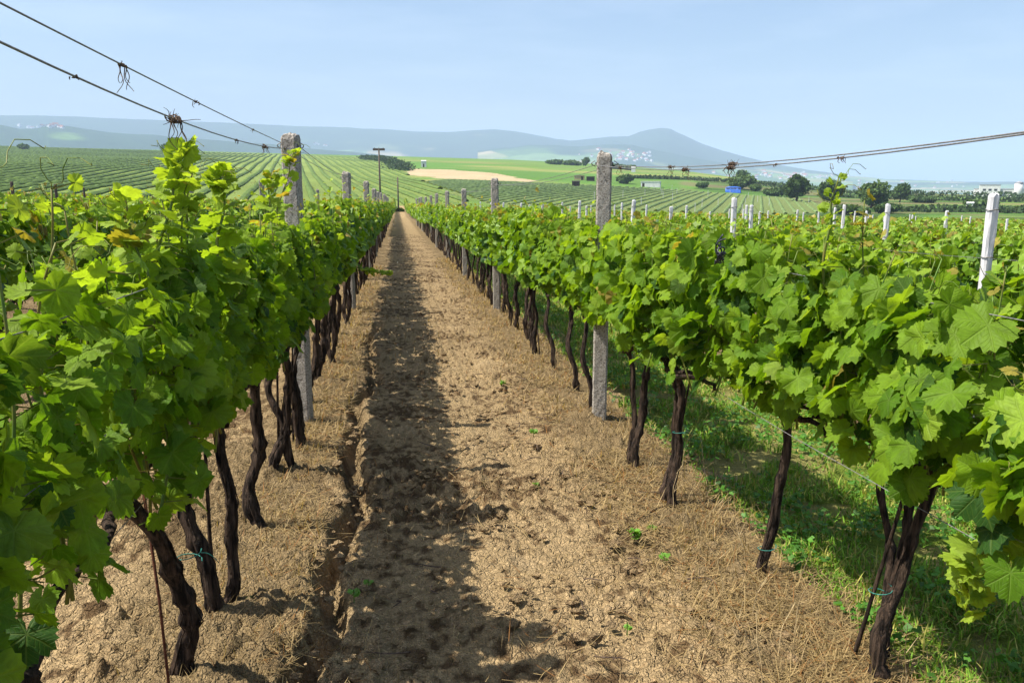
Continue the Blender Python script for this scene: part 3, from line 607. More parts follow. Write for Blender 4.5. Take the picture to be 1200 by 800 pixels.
# everything further off in the same vineyard reads as one mass
def far_rows():
    g = np.random.default_rng(5); Os = []; tr = []
    for k in range(-14, 34):
        x = ROW(k); ys = used.get(k, None)
        lo = ys if ys is not None else max(1.5, abs(x) * (.9 if x > 0 else 1.9) - 2)
        hi = math.sqrt(max(118. ** 2 - x * x, 1)) - 4 * math.sin(k) if not -3 <= k <= 2 else 166
        y = lo
        while y < hi:
            d = math.hypot(x, y); st = 1 if d < 50 else 2
            if bool(vis(x, y, 2)):
                n = int(np.clip(3000 / d, 34, 120)) * st; Os.append(np.stack([np.full(n, x), y + g.random(n) * st, np.full(n, d)], 1))
                if d < 70: tr.append((x + g.normal(0, .03), y + .5)); 
            y += st
    P = np.concatenate(Os); n = len(P); d = P[:, 2]
    z = .76 + (g.random(n) ** .8) * (.78 + .12 * vnoise(P[:, 1] * .9, P[:, 0], 3)); sd = np.where(g.random(n) < .5, 1, -1.)
    out = np.stack([sd, g.normal(0, .4, n), 0 * d], 1); wz = np.interp(z, [.6, .8, 1.2, 1.6], [.08, .2, .22, .1])
    tip = (g.random(n) < .04); z = z + tip * .16; z = np.where(np.abs(P[:, 0] - .4) < 1.6, z, z * .92)
    O = np.stack([P[:, 0] + sd * wz * (.5 + .6 * g.random(n)), P[:, 1], z + terrain(P[:, 0], P[:, 1])], 1)
    A = np.clip((z - 1.15) / .5, 0, 1) * (.4 + .6 * g.random(n)); size = .105 * np.clip(d / 22, .95, 2.3) * (.75 + .5 * g.random(n))
    V, T, Q, co, C = leaf_geo(3, O, out * .5 + np.array([0, 0, -.8]) + g.normal(0, .3, (n, 3)), out * .6 + np.array([0, 0, .65]) + g.normal(0, .35, (n, 3)), size, tints(A, g, .35), g)
    mb = MB()
    for (x, y) in tr:
        z0 = Tz(x, y); mb.box((x + g.normal(0, .02), y, z0 + .36), (.05, .05, .8), g.random())
    nl = len(V); Vv = np.concatenate([V] + mb.V); Q2 = np.concatenate([Q] + [a + nl for a in mb.Q])
    mi = np.r_[np.zeros(len(Q)), np.ones(len(Q2) - len(Q))]
    me = make_mesh('distant_vines', Vv, None, Q2, [M['leaf_far'], M['bark']], mi, False, {'tint': ('FLOAT_COLOR', np.concatenate([C, np.full((len(Vv) - nl, 4), .1)]))})
    tag(put('distant_vines', me), 'mass of green vine rows stretching to the far end of the vineyard', 'vines', kind='stuff')
far_rows()

# ---------- hillside vineyards beyond ----------
def hedge_rows(name, poly, ang, spacing, h, wd, label, seed, step=2.5, ext=(-700, 300, 120, 860), tint=(.10, .155, .028)):
    g = np.random.default_rng(seed); a = R(ang); d = np.array([math.sin(a), math.cos(a)]); pr = np.array([math.cos(a), -math.sin(a)])
    Vs, Qs, n0 = [], [], 0
    for q in np.arange(ext[0], ext[1], spacing):
        s = np.arange(ext[2], ext[3], step); X = pr[0] * q + d[0] * s; Y = pr[1] * q + d[1] * s
        ok = inpoly(X, Y, poly) & vis(X, Y, 2)
        if ok.sum() < 3: continue
        hh = h * (.85 + .3 * g.random(len(s))); ww = wd * (.85 + .3 * g.random(len(s))); sh_ = g.normal(0, wd * .04, len(s))
        Z = terrain(X, Y); sec = [(-.5, 0), (-.62, .5), (-.2, 1.0), (.25, .97), (.6, .55), (.5, 0)]
        V = np.stack([np.stack([X + pr[0] * (c * ww + sh_), Y + pr[1] * (c * ww + sh_), Z - .15 + e * hh * (1 + .03 * g.normal(0, 1, len(s)))], 1) for c, e in sec], 1)
        i = np.where(ok[:-1] & ok[1:])[0]; m = 6
        for j in range(5): Qs.append(n0 + np.stack([i * m + j, (i + 1) * m + j, (i + 1) * m + j + 1, i * m + j + 1], 1))
        Vs.append(V.reshape(-1, 3)); n0 += V.shape[0] * m
    V = np.concatenate(Vs); n = len(V); c = np.array(tint) * (.85 + .3 * g.random((n, 1))) + np.array([.02, .03, .0]) * g.random((n, 1))
    me = make_mesh(name, V, None, np.concatenate(Qs), [M['crown']], None, False, {'tint': ('FLOAT_COLOR', np.c_[c, np.ones(n)])})
    tag(put(name, me), label, 'vineyard', kind='stuff')
hedge_rows('hillside_vineyard', POLY_HILL, -6.7, 4.6, .8, 1.4, 'striped vineyard rows covering the green hillside on the left', 3)
hedge_rows('valley_vineyard', POLY_MID, 24, 2.7, .5, .7, 'small block of young vine rows below the bare sandy field', 4, 2, (-250, 300, 100, 420), (.15, .215, .07))
def leaf_cloud(P, size, tint, g, nrm=None):
    n = len(P); nn = g.normal(0, 1, (n, 3)) + (0 if nrm is None else nrm); tp = g.normal(0, 1, (n, 3))
    return leaf_geo(2, P, tp, nn, size, tint, g)
def crown_mesh(g, lobes, n, size, base, name='crown'):
    """leaf clumps through several uneven masses; sizes vary so the outline breaks up"""
    Ps, Ns = [], []
    for (cx, cy, cz, rx, rz_) in lobes:
        k = int(n * rx * rx / sum(l[3] ** 2 for l in lobes)); u = unit(g.normal(0, 1, (k, 3))); rad = (.55 + .5 * g.random(k)) * (.8 + .4 * vnoise(u[:, 0] * 3 + cx, u[:, 1] * 3 + u[:, 2] * 2, 5))
        Ps.append(np.array([cx, cy, cz]) + u * rad[:, None] * np.array([rx, rx, rz_])); Ns.append(u)
    P = np.concatenate(Ps); U = np.concatenate(Ns); k = len(P); P[:, 2] = np.maximum(P[:, 2], .1)
    tint = np.array(base) * (.6 + .8 * g.random((k, 1))) * (.75 + .5 * vnoise(P[:, 0] * .8, P[:, 2] * .8, 8)[:, None])
    V, T, Q, co, C = leaf_cloud(P, size * (.6 + .8 * g.random(k)), tint, g, U * 1.4)
    return make_mesh(name, V, T, None, [M['crown']], None, False, {'tint': ('FLOAT_COLOR', C)})
def tree(name, cat, x, y, h, wdt, label, group, seed, base=(.035, .075, .02), bushy=False, n=1500):
    g = np.random.default_rng(seed); o = empty(name, (x, y, Tz(x, y)), 0, label=label, cat=cat, group=group)
    lobes = []; r = wdt / 2
    for i in range(9 if not bushy else 7):
        a = i * 2.4 + g.random(); q = r * .55 * math.sqrt(g.random()) * (1 if not bushy else 1.3)
        zz = h * (.38 + .42 * g.random()) if not bushy else h * (.3 + .35 * g.random()); rr = r * (.42 + .3 * g.random())
        lobes.append((q * math.cos(a), q * math.sin(a), zz, rr, min(rr, h * .3)))
    lobes.append((0, 0, h * (.72 if not bushy else .5), r * .5, h * .26 if not bushy else h * .4))
    put('crown', crown_mesh(g, lobes, n, r * .13 + .08, base), o)
    mb = MB(); t = np.linspace(0, 1, 7); mb.tube(np.stack([.1 * r * np.sin(3 * t), .08 * r * np.cos(2 * t), -.3 + h * .7 * t], 1), .06 * r * (1.3 - t) + .04, 7, .2, seed)
    for l_ in lobes[:6]:
        s = np.array([0, 0, h * .22]); e = np.array(l_[:3]); mb.tube(np.stack([s, (s + e) / 2 + np.array([0, 0, .06 * h]), e]), [.03 * r + .03, .02 * r + .02, .015], 5)
    put('trunk', mb.mesh('trunk', M['bark'], True), o)
    return o
TR = [('dark round tree left of the clump behind the white posts', 'tree', 935, 240, 300, 8.5, 9.5, 11), ('dense dark tree in the middle of the clump on the right slope', 'tree', 1024, 246, 268, 7.2, 8.6, 12),
      ('round isolated tree at the right end of the clump', 'tree', 1057, 236, 330, 6.6, 5.6, 13), ('lower leafy tree between the two darkest trees of the clump', 'tree', 975, 244, 285, 7.2, 8.5, 14),
      ('broad tree right beside the blue tarpaulin', 'tree', 868, 219, 385, 6.0, 11, 15), ('tree top rising behind the blue tarpaulin', 'tree', 870, 210, 460, 7.0, 9, 16),
      ('round green bush left of the long white building', 'bush', 733, 217, 372, 4.6, 7.4, 17), ('low bush just right of the blue tarpaulin', 'bush', 886, 222, 378, 3.2, 5.5, 18),
      ('low dark bush midway from long white building to blue tarpaulin', 'bush', 824, 221, 372, 2.6, 5, 19), ('spreading bush left of the darkest round tree', 'bush', 908, 229, 345, 3.6, 8, 20),
      ('bush at the foot of the clump, below its middle tree', 'bush', 1000, 252, 225, 2.6, 7.5, 21), ('flat bush right of the isolated round tree', 'bush', 1085, 240, 330, 2.6, 9, 22),
      ('scrubby bush at the foot of the clump on its right', 'bush', 1042, 250, 240, 3.0, 6, 23), ('low scrub bush behind the tallest white post on the right', 'bush', 1150, 247, 290, 2.4, 9, 24),
      ('small tree on the left skyline, biggest of three', 'tree', 208, 178, 770, 12, 12, 25), ('small tree on the left skyline, leftmost of three', 'tree', 197, 177, 775, 8, 9, 26), ('narrow small tree on the left skyline, right of the biggest', 'tree', 219, 178, 770, 8, 5, 27),
      ('tiny round bush on the skyline at far left', 'bush', 31, 174, 780, 5, 9, 28),
      ('dark low thicket on the skyline right of the middle, its left half', 'bush', 652, 193, 700, 4.2, 15, 29), ('dark low thicket on the skyline right of the middle, its right half', 'bush', 670, 194, 700, 4.4, 14, 30),
      ('small tree on the skyline just left of the right grey post', 'tree', 686, 194, 690, 7, 7, 31), ('low dark bush on the skyline right of the grey post top', 'bush', 722, 196, 660, 4, 16, 32), ('low dark bush on the skyline, further right of the post top', 'bush', 738, 198, 650, 4, 10, 33)]
def azr(u, r): a = R(float(u2az(u))); return r * math.sin(a), r * math.cos(a)
for lab, cat, u, v, r, h, wd, sd in TR:
    x, y = azr(u, r); nm = 'tree' if cat == 'tree' else 'bush'
    tree(nm, cat, x, y, h, wd, lab, 'trees on the far slope' if cat == 'tree' else 'bushes on the far slope', sd, (.060, .105, .028) if sd % 3 else (.08, .13, .035), cat == 'bush')
def hedge_thing(P, h, wd, label, seed, dens=14):
    g = np.random.default_rng(seed); P = np.array(P, float); d = np.linalg.norm(np.diff(P, axis=0), axis=1).sum(); n = int(d * dens); t = g.random(n); s = np.linspace(0, 1, len(P))
    x = np.interp(t, s, P[:, 0]) + g.normal(0, wd * .3, n); y = np.interp(t, s, P[:, 1]) + g.normal(0, wd * .3, n); z = terrain(x, y) + h * g.random(n) * (.6 + .6 * vnoise(t * d / 6, t * 0, 4))
    tint = np.array([.040, .070, .022]) * (.6 + .8 * g.random((n, 1))); V, T, Q, co, C = leaf_cloud(np.stack([x, y, z], 1), .5 + .5 * g.random(n), tint, g)
    o = tag(put('hedge', make_mesh('hedge', V, T, None, [M['crown']], None, False, {'tint': ('FLOAT_COLOR', C)})), label, 'hedge')
hedge_thing([(-26, 700), (-16, 640), (-5, 585), (0, 500), (4, 430)], 3.6, 9, 'dark hedge line running down the slope left of the bare sandy field', 1, 16)
hedge_thing([(120, 425), (150, 440), (200, 470), (245, 470)], 1.8, 6, 'long dark hedge line along the skyline right of the blue tarpaulin', 3, 12)
hedge_thing([(175, 330), (225, 300), (280, 290)], 2.0, 10, 'low dark hedge line crossing the right slope before the white factory', 4, 10)
hedge_thing([(135, 215), (165, 205), (200, 190)], 1.6, 8, 'scrubby dark hedge line behind the white posts at the right edge', 5, 14)
hedge_thing([(190, 420), (240, 380), (300, 350)], 2.2, 9, 'faint dark hedge line running below the white factory', 6, 8)

# ---------- posts ----------
def post_mesh(name, m, w_, h, seed, ch=.22, top=.035, rough=.0012, levels=44, k=4):
    g = np.random.default_rng(seed); z = np.concatenate([np.linspace(-.25, h - top, levels), [h - top * .3, h]])
    s = np.ones(len(z)); s[-2] = .88; s[-1] = .62
    a = w_ / 2; c = a * (1 - ch); side = []
    for (p, q) in (((-c, -a), (c, -a)), ((a, -c), (a, c)), ((c, a), (-c, a)), ((-a, c), (-a, -c))):
        for i in range(k): t = i / (k - 1); side.append((p[0] * (1 - t) + q[0] * t, p[1] * (1 - t) + q[1] * t))
    sec = np.array(side); n = len(sec); V = np.zeros((len(z), n, 3)); V[:, :, :2] = sec[None] * s[:, None, None]; V[:, :, 2] = z[:, None]
    V[:, :, :2] *= 1 + g.normal(0, rough / w_ * 2, (len(z), n, 1)); V[:, :, 2] += g.normal(0, .002, (len(z), n))
    V[-2:, :, 2] += g.normal(0, .006, (2, n))
    i = np.arange(len(z) - 1)[:, None] * n; j = np.arange(n)[None]; j2 = (j + 1) % n
    Q = np.stack([i + j, i + j2, i + n + j2, i + n + j], -1).reshape(-1, 4)
    V = np.concatenate([V.reshape(-1, 3), [[0, 0, h + .002]]]); b = (len(z) - 1) * n; jj = np.arange(n)
    T = np.stack([b + jj, b + (jj + 1) % n, np.full(n, len(V) - 1)], 1)
    return make_mesh(name, V, T, Q, [m], None, False)
def hook_mesh(sg, w_):
    mb = MB(); a = w_ / 2
    mb.box((sg * (a + .006), 0, 0), (.012, .05, .022)); t = np.linspace(0, 1, 8)
    mb.tube(np.stack([sg * (a + .01 + .03 * np.sin(t * 3)), .012 * np.cos(4 * t), -.02 + .04 * t], 1), .0035, 5)
    return mb.mesh('wire_hook', M['steel'])
gp = [post_mesh('grey_post', M['concrete'], .112, 2.1, 5 + i) for i in range(3)]; hk = [hook_mesh(-1, .112), hook_mesh(1, .112)]
def grey_post(x, y, rz, h, label, group, i=0, tilt=0, nohook=False):
    o = empty('concrete_post', (x, y, Tz(x, y)), rz, label=label, cat='post', group=group); o.rotation_euler = (0, tilt, rz); o.scale = (1, 1, h / 2.1)
    put('shaft', gp[i % 3], o)
    if not nohook:
        for q in (0, 1): put('wire_hook', hk[q], o, (0, 0, 2.02))
    return o
OT = ['first', 'second', 'third', 'fourth', 'fifth', 'sixth']
for side in (0, 1):
    sn = ('left', 'right')[side]
    for i, y in enumerate(LP[1:], 1):
        far = i > 5
        lb = f'tall grey concrete post, {OT[i - 1]} from the viewer in the row {sn} of the path' if not far else f'tiny grey concrete post at the far end of the row {sn} of the path'
        grey_post(ROW(side) + (.0 if i == 1 else random.gauss(0, .03)), y, R(-12 + random.gauss(0, 4)), (2.12, 2.08)[side] + random.gauss(0, .02) * (i > 1), lb, f'grey concrete posts of the row {sn} of the path', i + side, R(random.gauss(0, .6)) if i > 1 else 0, far)
grey_post(ROW(-1), 12.87, .1, 2.16, 'grey concrete post standing alone behind the left hedge, left of the tall post', 'grey posts behind the left hedge', 1)
for y in (19.6, 26.3, 33): grey_post(ROW(-1), y, .1, 2.1, 'small grey concrete post in the second row left of the path', 'grey posts behind the left hedge', 2, nohook=True)
wp = [post_mesh('white_post', M['whitepost'], .058, 1.82, 15 + i, .4, .02, .0012, 16, 3) for i in range(3)]
band = MB(); band.tube([(.037 * math.cos(a), .037 * math.sin(a), .004 * math.sin(3 * a)) for a in np.linspace(0, 6.3, 13)], .003, 4); band = band.mesh('wire_band', M['steel'])
WL = {(2, 0): 'thickest white post at the right edge, seen above and below the leaves', (2, 1): 'white post standing right below the blue tarpaulin, taller than its neighbours', (2, 2): 'thin white post below the right end of the long white building',
      (3, 1): 'white post at the right with the clump of trees just behind its left side', (3, 2): 'slim pale post right beside the one below the blue tarpaulin', (2, 3): 'left one of the close pair of white posts left of the right grey post'}
starts = {2: 4.95, 3: 9.84 - 4.2, 4: 10.9, 5: 15.2, 6: 17.6, 7: 20.4, 8: 22.0, 9: 26, 10: 29, 11: 31, 12: 36, 13: 40, 14: 43}
rg = np.random.default_rng(9)
for k, y0 in starts.items():
    n = {2: 9, 3: 9, 4: 8, 5: 7, 6: 6, 7: 5, 8: 5}.get(k, 3)
    for j in range(n):
        if k > 4 and rg.random() < .45: continue
        y = y0 + 4.2 * j; x = ROW(k) + rg.normal(0, .03)
        lab = WL.get((k, j), f'{ORD[j]} white post of the {names[k]} row right of path, poking above the leaves' if k < 8 else 'tiny white post among the far hedge rows on the right')
        o = empty('white_post', (x, y, Tz(x, y)), rg.normal(0, .12), label=lab, cat='post', group='white vineyard posts right of the path'); o.rotation_euler = (rg.normal(0, .008), rg.normal(0, .014), rg.normal(-.1, .1))
        o.rotation_euler = (0, 0, -.05) if (k, j) == (2, 0) else o.rotation_euler; o.scale = (1, 1, 1.01 if (k, j) in ((2, 0), (3, 1), (2, 1)) else 1 + rg.normal(0, .025)); put('shaft', wp[j % 3], o)
        if k < 4: put('wire_band', band, o, (0, 0, 1.42)); put('wire_band', band, o, (0, 0, 1.72))
# dark stakes of the rows further left
stk = post_mesh('stake', M['wood'], .055, 1.85, 40, .4, .02, .001, 6, 3)
for i, (u, k) in enumerate(((64, -3), (97, -4), (128, -5), (13, -3), (160, -6))):
    a = R(float(u2az(u))); x = ROW(k); y = x / math.tan(a)
    o = tag(put('wooden_stake', stk, None, (x, y, Tz(x, y))), ['dark wooden stake left of the reddish shoots at upper left', 'dark wooden stake right of the reddish shoots at upper left', 'faint thin stake further right on the left, before the hillside', 'dark short stake near the left photo edge', 'faint stake close beside the tall left shoot'][i], 'stake', 'dark stakes behind the left hedge')
# pale stakes of the small vineyard beyond
ps = post_mesh('pale', M['whitepost'], .09, 2.0, 41, .4, .02, .001, 3, 2)
for i in range(70):
    a = R(24); q = rg.integers(-12, 28) * 3.2 * 1.0; s = 150 + rg.random() * 190; x = math.cos(a) * q + math.sin(a) * s; y = -math.sin(a) * q + math.cos(a) * s
    if bool(inpoly(np.array([x]), np.array([y]), POLY_MID)[0]):
        tag(put('vineyard_stake', ps, None, (x, y, Tz(x, y))), 'tiny pale stake in the small vineyard below the sandy field', 'stake', 'pale stakes in the small far vineyard')

# ---------- wires ----------
def wire(name, P, r, label, group=None, k=5):
    mb = MB(); mb.tube(P, r, k); tag(put(name, mb.mesh(name, M['steel'], True)), label, 'wire', group)
def span(x0, x1, ya, yb, ha, hb_, sag, n=24):
    t = np.linspace(0, 1, n); y = ya + (yb - ya) * t; x = x0 + (x1 - x0) * t; za = Tz(x0, ya) + ha; zb = Tz(x1, yb) + hb_
    return np.stack([x, y, za + (zb - za) * t - 4 * sag * t * (1 - t)], 1)
SPANS = {'A': [], 'B': [], 'R': [], 'R2': []}
def topwire(key, xo, side, sag0, h0, label, r=.0026):
    P = []
    for i in range(len(LP) - 1):
        s = span(ROW(side) + xo, ROW(side) + xo, LP[i], LP[i + 1], h0, h0, sag0 if i == 0 else .05)
        P.append(s if i == 0 else s[1:])
    P = np.concatenate(P); SPANS[key] = P; wire('top_wire', P, r, label, 'top wires of the two path rows')
topwire('A', -.068, 0, .015, 2.06, 'upper of the two bare wires crossing the sky at upper left')
topwire('B', .068, 0, .135, 2.03, 'lower, more sagging wire crossing the sky at upper left')
topwire('R', -.068, 1, .135, 1.99, 'lower of the close pair of bare wires at upper right')
topwire('R2', .068, 1, .105, 1.99, 'upper of the close pair of bare wires at upper right')
for k, y1 in ((0, 66), (1, 66), (2, 42), (3, 40), (-1, 30)):
    for j, h in enumerate((.80, 1.12, 1.42)):
        y = np.arange(-.5 if k in (0, 1) else 2.0, y1, .7); x = ROW(k) + .06 * (1 if k > 0 else 1) * np.ones_like(y) * (j > 0); z = terrain(x, y) + h + .012 * np.sin(y * 1.5 + j)
        lv = ('lowest', 'middle', 'upper')[j]; nm_ = {0: 'row left of the path', 1: 'row right of the path', 2: 'second row right of path', 3: 'third row right of path', -1: 'second row left of path'}[k]
        wire('trellis_wire', np.stack([x, y, z], 1), .0016, f'{lv} thin trellis wire running through the {nm_}', 'trellis wires inside the hedge rows', 4)
def tangle(key, y, size, hang, label, seed):
    g = np.random.default_rng(seed); P = SPANS[key]; z = np.interp(y, P[:, 1], P[:, 2]); x = P[0, 0]; o = np.array([x, y, z]); mb = MB()
    for i in range(int(5 + 50 * size)):
        t = np.linspace(0, 1, 10); a = g.random() * 6.28; rr = size * (.06 + .16 * g.random()); turns = 3 + 6 * g.random(); yy = g.normal(0, size * .45)
        mb.tube(o + np.stack([rr * np.cos(a + turns * t) * .6, yy + size * .4 * (t - .5) + rr * .3 * np.sin(3 * t), rr * np.sin(a + turns * t) * .7], 1), .0016 + .0012 * g.random(), 4)
    for i in range(int(5 + size * 200)):              # stiff broken ends sticking out
        d = g.normal(0, 1, 3); d[1] *= 1.3; t = np.linspace(0, 1, 5)[:, None]; l = size * (.12 + .38 * g.random()); s0 = np.array([0, g.normal(0, size * .4), 0])
        mb.tube(o + s0 + d / 1.8 * l * t + np.sin(t * 5 + i) * .003, np.linspace(.0016, .0007, 5), 4)
    for i in range(int(3 + hang * 40)):
        t = np.linspace(0, 1, 12); l = hang * (.5 + .7 * g.random()); a = g.random() * 6.28; b = g.random() * 6
        mb.tube(o + np.stack([.22 * l * np.sin(b + 5 * t) * t + .012 * math.cos(a), g.normal(0, size * .25) + .5 * l * np.sin(a) * t + .2 * l * np.cos(b + 6 * t) * t, -l * t], 1), np.linspace(.0018, .0009, 12), 4)
    tag(put('dry_tendril_clump', mb.mesh('dry_tendril_clump', M['tendril'])), label, 'dried tendrils', 'dried tendrils left hanging on the top wires')
tangle('A', 2.74, .035, .075, 'dry tendril with long forked tails hanging from the upper left wire', 1)
tangle('A', 3.67, .025, .02, 'small dry knot halfway along the upper left wire', 2)
tangle('A', 5.05, .022, .015, 'small dry knot on the upper left wire close to the post', 3)
tangle('B', 2.75, .085, .085, 'largest tangle of dry curly tendrils, on the lower left wire', 4)
tangle('B', 1.95, .012, .006, 'tiny knot on the lower left wire, nearest the photo edge', 5)
tangle('B', 3.75, .022, .015, 'small dry knot on the lower left wire between big tangle and post', 6)
tangle('B', 4.55, .06, .05, 'dry curly knot with short strands on the lower left wire near the post', 7)
tangle('B', 5.3, .03, .03, 'last small knot on the lower left wire, touching the grey post', 8)
tangle('R', 2.66, .022, .02, 'small dry knot on the right wires, nearest the right photo edge', 9)
tangle('R', 3.15, .018, .012, 'tiny dry knot hanging midway on the right wires', 10)
tangle('R', 3.62, .075, .05, 'rightmost big dry tendril tangle of three on the right wires', 11)
tangle('R2', 3.92, .075, .05, 'middle big dry tendril tangle of three on the right wires', 12)
tangle('R', 4.2, .065, .05, 'leftmost big dry tendril tangle of three on the right wires', 13)
tangle('R2', 4.85, .05, .07, 'dry tendril tangle sitting alone on the right wires', 14)
tangle('R', 5.5, .04, .05, 'small dry tendril tangle next to the right grey post', 15)

# ---------- on the ground ----------
def blades(name, x, y, h, w_, lean, bend, tint, label, seed, cat, lift=0.):
    """thin bent blades as two-segment strips"""
    g = np.random.default_rng(seed); n = len(x); a = g.random(n) * 6.283; dr = np.stack([np.cos(a), np.sin(a), 0 * a], 1); sd = np.stack([-np.sin(a), np.cos(a), 0 * a], 1)
    b = np.stack([x, y, terrain(x, y) + lift], 1); ln = lean[:, None]; up = np.array([[0, 0, 1.]])
    P1 = b + (dr * np.sin(ln) + up * np.cos(ln)) * h[:, None] * .5; l2 = ln + bend[:, None]
    P2 = P1 + (dr * np.sin(l2) + up * np.cos(l2)) * h[:, None] * .5; W = w_[:, None] * .5
    V = np.stack([b - sd * W, b + sd * W, P1 - sd * W * .8, P1 + sd * W * .8, P2], 1).reshape(-1, 3); i = np.arange(n) * 5
    Q = np.stack([i, i + 1, i + 3, i + 2], 1); T = np.stack([i + 2, i + 3, i + 4], 1)
    C = np.repeat(np.c_[tint, np.ones(n)], 5, 0)
    tag(put(name, make_mesh(name, V, T, Q, [M['blade']], None, False, {'tint': ('FLOAT_COLOR', C)})), label, cat, kind='stuff')
g = np.random.default_rng(12)
def ydist(n, a, b, p=1.): u = g.random(n); return a * (b / a) ** (u ** p)
# green alleys right of the first right row
n = 120000; y = ydist(n, 1.2, 32); x = ROW(1) + .28 + g.random(n) * 1.75; far = g.random(n) < .12; x = np.where(far, ROW(3) + .3 + g.random(n) * 1.7, x)
keep = (fbm(x / .3, y / .3, 83, 3) + g.normal(0, .08, n)) > .45 + .14 * np.clip(.5 - (x - ROW(1)), 0, 1); x, y = x[keep], y[keep]; n = len(x)
d = np.hypot(x, y); c = np.array([.13, .25, .022]) * (.55 + .9 * g.random((n, 1))); yl = (g.random(n) < .30)[:, None]; c = np.where(yl, np.array([.34, .32, .08]) * (.6 + .7 * g.random((n, 1))), c)
blades('grass', x, y, (.02 + .055 * g.random(n) ** 1.7) * (1 + .8 * vnoise(x * 2, y * 2, 3)), .0035 + .0011 * d, g.random(n) * 1.1, g.random(n) * 1.0, c, 'green grass and weeds covering the strip behind the right hedge row', 1, 'grass')
# broad little weed leaves within that grass
n = 16000; y = ydist(n, 1.3, 16); x = ROW(1) + .25 + g.random(n) * 1.8; keep = fbm(x / .35, y / .35, 85, 3) > .50; x, y = x[keep], y[keep]; n = len(x); h = .02 + .07 * g.random(n)
V, T, Q, co, C = leaf_geo(2, np.stack([x, y, terrain(x, y) + h], 1), g.normal(0, 1, (n, 3)) * [1, 1, .4], np.array([[0, 0, 1.]]) + g.normal(0, .4, (n, 3)), .012 + .016 * g.random(n), np.array([.065, .17, .018]) * (.6 + .9 * g.random((n, 1))), g)
tag(put('weeds', make_mesh('weeds', V, T, None, [M['leaf_far']], None, False, {'tint': ('FLOAT_COLOR', C)})), 'broad leaved green weeds among the grass behind the right hedge row', 'weeds', kind='stuff')
# dry straw under both hedge rows
def straw(cx, sdv, n, y0, y1, label, seed, shift=0.):
    y = ydist(n, y0, y1); x = cx + g.normal(0, sdv, n) + shift; keep = ((fbm(x / .28, y / .28, seed + 60, 3) + g.normal(0, .05, n)) > .38) & (np.abs(x + .335) > .075); x, y = x[keep], y[keep]; m = len(x); d = np.hypot(x, y)
    c = np.array([.38, .275, .125]) * (.30 + .8 * g.random((m, 1))); rd = (g.random(m) < .10)[:, None]; c = np.where(rd, np.array([.26, .125, .04]) * (.6 + .6 * g.random((m, 1))), c)
    flat = g.random(m) < .8; lean = np.where(flat, 1.25 + .35 * g.random(m), .2 + .8 * g.random(m)); h = np.where(flat, .04 + .12 * g.random(m), .03 + .13 * g.random(m) ** 2.5)
    blades('straw', x, y, h, .0012 + .0007 * d, lean, g.normal(0, .3, m), c, label, seed, 'straw', .025)
straw(ROW(1) - .02, .24, 27000, 1.6, 26, 'dry golden straw matted under the right hedge row', 2)
straw(ROW(0) + .08, .18, 19000, 1.6, 22, 'dry brown straw lying under the left hedge row', 3)
straw(.45, .75, 2600, 2.0, 12, 'sparse bits of straw scattered over the cloddy soil', 4)
# standing dead stalks, each one a plant
def stalk(x, y, h, label, seed, bend=.1):
    q = np.random.default_rng(seed); t = np.linspace(0, 1, 9); a = q.random() * 6.28; mb = MB()
    mb.tube(np.stack([bend * h * math.cos(a) * t ** 2 + .006 * np.sin(8 * t), bend * h * math.sin(a) * t ** 2, h * t], 1), np.linspace(.0022, .0009, 9), 4)
    for j in range(4):
        s = .45 + .5 * q.random(); b = q.random() * 6.28; tt = np.linspace(0, 1, 5); o = np.array([bend * h * math.cos(a) * s ** 2, bend * h * math.sin(a) * s ** 2, h * s])
        mb.tube(o + np.stack([.05 * tt * math.cos(b), .05 * tt * math.sin(b), .05 * tt], 1), np.linspace(.0012, .0005, 5), 3)
    tag(put('dry_stalk', mb.mesh('dry_stalk', M['tanstraw']), None, (x, y, Tz(x, y))), label, 'dry stalk', 'dry stalks standing under the right hedge row')
M['tanstraw'] = noise_mat('dry_straw', (.30, .21, .10), (.55, .43, .24), scale=40)
for i in range(26):
    y = 2.4 + 6 * (i / 26.) ** 1.4; stalk(ROW(1) - .1 + g.normal(0, .2), y, .14 + .22 * g.random(), 'thin pale dry stalk standing in the straw under the right hedge', i, .1 + .4 * g.random())
mb = MB(); mb.tube([(0, 0, -.1), (-.01, .0, .4), (-.035, .0, .9)], .0048, 7)
tag(put('metal_rod', mb.mesh('metal_rod', M['rust'], True), None, (-.77, 2.55, Tz(-.77, 2.55))), 'thin rusty rod stuck in soil beside the thick leaning left trunk', 'rod')
def weed(x, y, s, label, seed):
    q = np.random.default_rng(seed); n = 9; a = q.random(n) * 6.28; o = np.stack([.012 * np.cos(a), .012 * np.sin(a), .012 + .03 * q.random(n) * s / .04], 1)
    V, T, Q, co, C = leaf_geo(1, o, np.stack([np.cos(a), np.sin(a), .5 + 0 * a], 1), np.array([[0, 0, 1.]]) + q.normal(0, .3, (n, 3)), s * (.5 + .5 * q.random(n)), np.array([.13, .28, .03]) * (.8 + .4 * q.random((n, 1))), q)
    mb = MB(); mb.tube([(0, 0, -.02), (0, 0, .04)], .002, 4); nl = len(V)
    me = make_mesh('weed', np.concatenate([V] + mb.V), np.concatenate([T] + [t + nl for t in mb.T]), mb.Q[0] + nl, [M['leaf_far']], None, False, {'tint': ('FLOAT_COLOR', np.concatenate([C, np.tile([.1, .2, .03, 1], (mb.n, 1))]))})
    tag(put('weed_seedling', me, None, (x, y, Tz(x, y) + .01)), label, 'weed', 'seedlings sprouting in the bare path')
